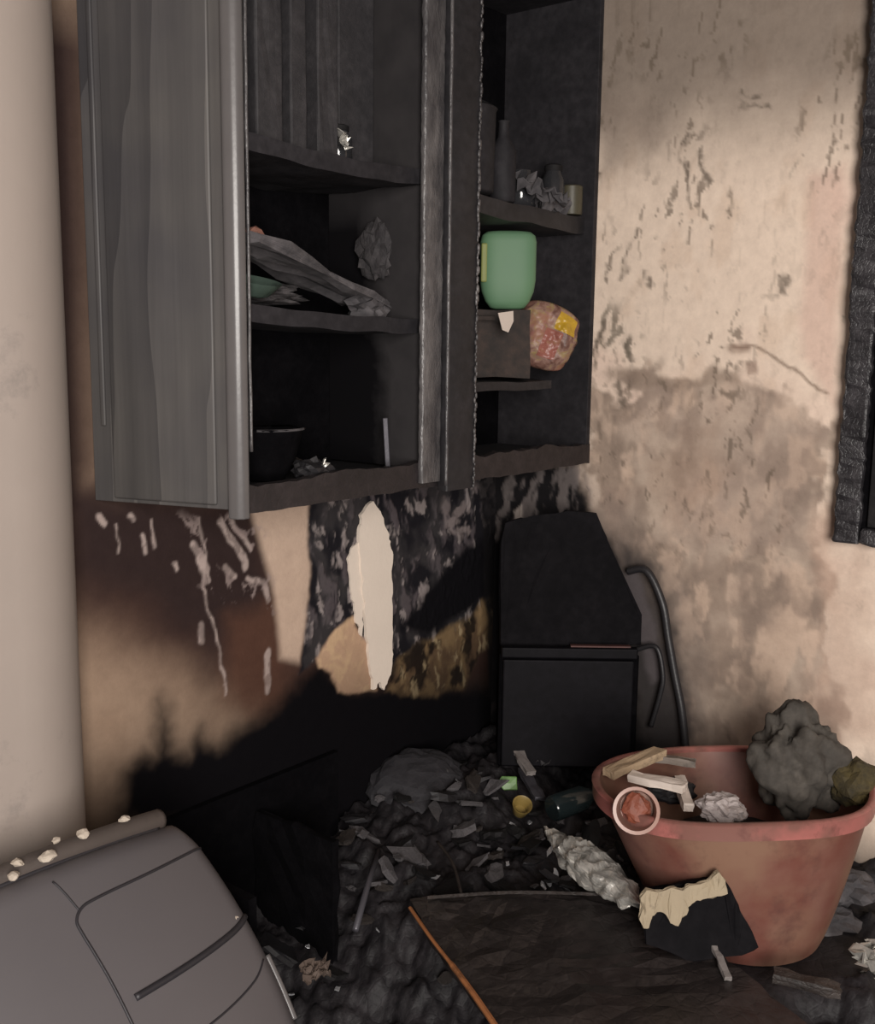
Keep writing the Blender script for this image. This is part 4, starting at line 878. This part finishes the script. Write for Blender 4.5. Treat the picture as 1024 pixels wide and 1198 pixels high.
# grey slab leaning over the void
b = rock(1, .135, .115, .045, 4, .20, 1.6, 66.)
place(b, (.5, .0, 0)); basis(b, VR, VD, Z, Vector((-0.485, -0.101, 0.420))); q = [Vector((-0.488, -0.111, 0.360))] * 9
SLABM = m_char('ash_coated_slab', (.012, .011, .014), (.026, .024, .028), .7, rough=.8, bump=.3)
solo('ash_slab', b, SLABM, Vector(q[8]) - Z * .03, 'broad dull grey slab leaning over the ash behind the rod', 'slab')
b = tube([Vector((-0.801, -0.244, 0.380)), Vector((-0.900, -0.304, 0.360)), Vector((-1.045, -0.397, 0.330))], .0075, 10)
solo('metal_rod', b, GREYM, (-0.954, -0.322, 0.290), 'thin grey metal rod lying on the ash left of the charred door', 'rod', smooth=True)
b = tube(smooth_path([(-0.699, -0.352, 0.400), (-0.762, -0.452, 0.400), (-0.861, -0.556, 0.400)], 5), .004, 6); solo('wire', b, BROWN, (-0.738, -0.420, 0.380), 'thin brown wire curving behind the charred door', 'wire', smooth=True)
TAN = m_plain('scorched_tan_scrap', lin(92, 78, 70), .2, .75, 20, .4, dirt=.2)
shard((-1.146, -0.373, 0.270), .06, .04, TAN, 'tan_scrap', 'brownish tan scrap on the ash right of the grey appliance', 'scrap', (.5, 0, -.4), 12.)
GLD = m_glass('dark_teal_glass', (.02, .03, .032), .12, .2)
p, q = Vector((-0.427, -0.527, 0.450)), Vector((-0.319, -0.564, 0.460)); X = (q - p).normalized(); Y = Z.cross(X).normalized(); Zv = X.cross(Y)
t = thing('dark_bottle', (p + q) / 2 - Z * .04, 'dark glass bottle lying left of the tub with a bright glint', 'bottle')
b = lathe([(.030, -.07), (.034, -.064), (.034, .03), (.014, .065), (.012, .1), (.015, .103), (.001, .105)], 28); basis(b, Y, Zv, X, (p + q) / 2); obj('bottle_body', b, GLD, t, smooth=True, angle=50)
# rags and scraps at the lower right
shard((-0.464, -1.344, 0.360), .05, .06, FOIL, 'foil_scrap', 'crumpled silver foil at the right edge beyond the tub', 'foil', (.9, .2, -.4), 22., .05)
b = rock(.06, 1.2, 1, .6, 3, .5, 2, 101.); basis(b, VR, VD, Z, Vector((-0.371, -1.248, 0.340)) + VD * .07); solo('ash_lump', b, ASHY, (-0.377, -1.241, 0.330), 'grey ash lump against the right foot of the tub', 'lump')
b = rock(.05, 1.2, 1, .8, 3, .5, 2, 105.); basis(b, VR, VD, Z, Vector((-0.283, -1.258, 0.400)) + VD * .05); solo('ash_lump', b, ASHY, (-0.326, -1.268, 0.380), 'pale grey lump between the tub and the right wall', 'lump')
stick((-0.745, -1.119, 0.440), (-0.808, -1.181, 0.420), .014, .01, GRY, 'splinter', 'pale splinter below the charred carton', 'splinter', 3)
stick((-0.705, -1.231, 0.400), (-0.657, -1.352, 0.390), .03, .02, BROWN, 'burnt_stick', 'brown burnt stick below the tub at lower right', 'stick', 5)

# ------------------------------------------------------------------ loose fragments over the heap
protos = []
for k in range(10):
    b = bmesh.new(); n_ = random.choice((4, 5, 5, 6)); h_ = random.uniform(.2, .6)
    pts = [(math.cos(2 * PI * (i + random.uniform(-.25, .25)) / n_) * random.uniform(.6, 1.1), math.sin(2 * PI * (i + random.uniform(-.25, .25)) / n_) * random.uniform(.4, .8), 0) for i in range(n_)]
    b = prism(pts, (random.uniform(-.2, .2), random.uniform(-.2, .2), h_)); bmesh.ops.triangulate(b, faces=b.faces); bmesh.ops.subdivide_edges(b, edges=b.edges, cuts=1)
    roughen(b, .22, 2.2, k * 3.1); bmesh.ops.recalc_face_normals(b, faces=b.faces)
    me = bpy.data.meshes.new('charred_fragment'); b.to_mesh(me); b.free(); protos.append(me)
mats = [CHAR, CHAR, SOOTW, BROWN, ASHY, SOOTW]
var = [[], []]
def scatter(n_, name, label, cat, group, mats_, lo_, hi_, rg):
    made = 0; tries = 0
    while made < n_ and tries < 5000:
        tries += 1
        x = random.uniform(rg[0], rg[1]); y = random.uniform(rg[2], rg[3])
        if math.hypot(x + .45, y + 1.06) < .29 or (x > -.33 and y > -.5 and x + y > -.75): continue
        if x < -1.15 and y > -.55: continue
        me = random.choice(protos); key = (me.name, mats_[made % len(mats_)].name)
        if key not in cache:
            m2 = me.copy(); m2.materials.clear(); m2.materials.append(mats_[made % len(mats_)]); cache[key] = m2
        o = bpy.data.objects.new(name, cache[key]); COL.objects.link(o)
        s = lo_ * (hi_ / lo_) ** random.random()
        o.scale = (s * random.uniform(.8, 1.8), s, s * random.uniform(.5, 1)); o.rotation_euler = (random.uniform(-.5, .5), random.uniform(-.5, .5), random.uniform(0, 6.28))
        o.location = (x, y, heap(x, y) + s * .22 + .012)
        group_name(o, label, cat, group); made += 1
cache = {}
for lab_, mat_, num_, lo2, hi2 in (('black charred fragment lying loose on the ash heap', [CHAR, SOOTW], 75, .018, .055), ('ash-grey flaky fragment lying loose on the ash heap', [ASHY], 60, .014, .045), ('dark brown charred wood chip lying loose on the ash heap', [BROWN], 40, .016, .045)):
    scatter(num_, 'charred_fragment', lab_, 'fragment', lab_.split(' lying')[0] + 's over the ash heap', mat_, lo2, hi2, (-1.28, -.10, -1.15, -.06))
GLINT = m_plain('wet_glinting_shard', (.42, .42, .44), .3, .15, 30, .2, metallic=.5)
scatter(46, 'glass_splinter', 'tiny bright glass splinter glinting on the ash heap', 'splinter', 'glass splinters over the ash heap', [GLINT], .006, .014, (-1.25, -.08, -1.25, -.10))
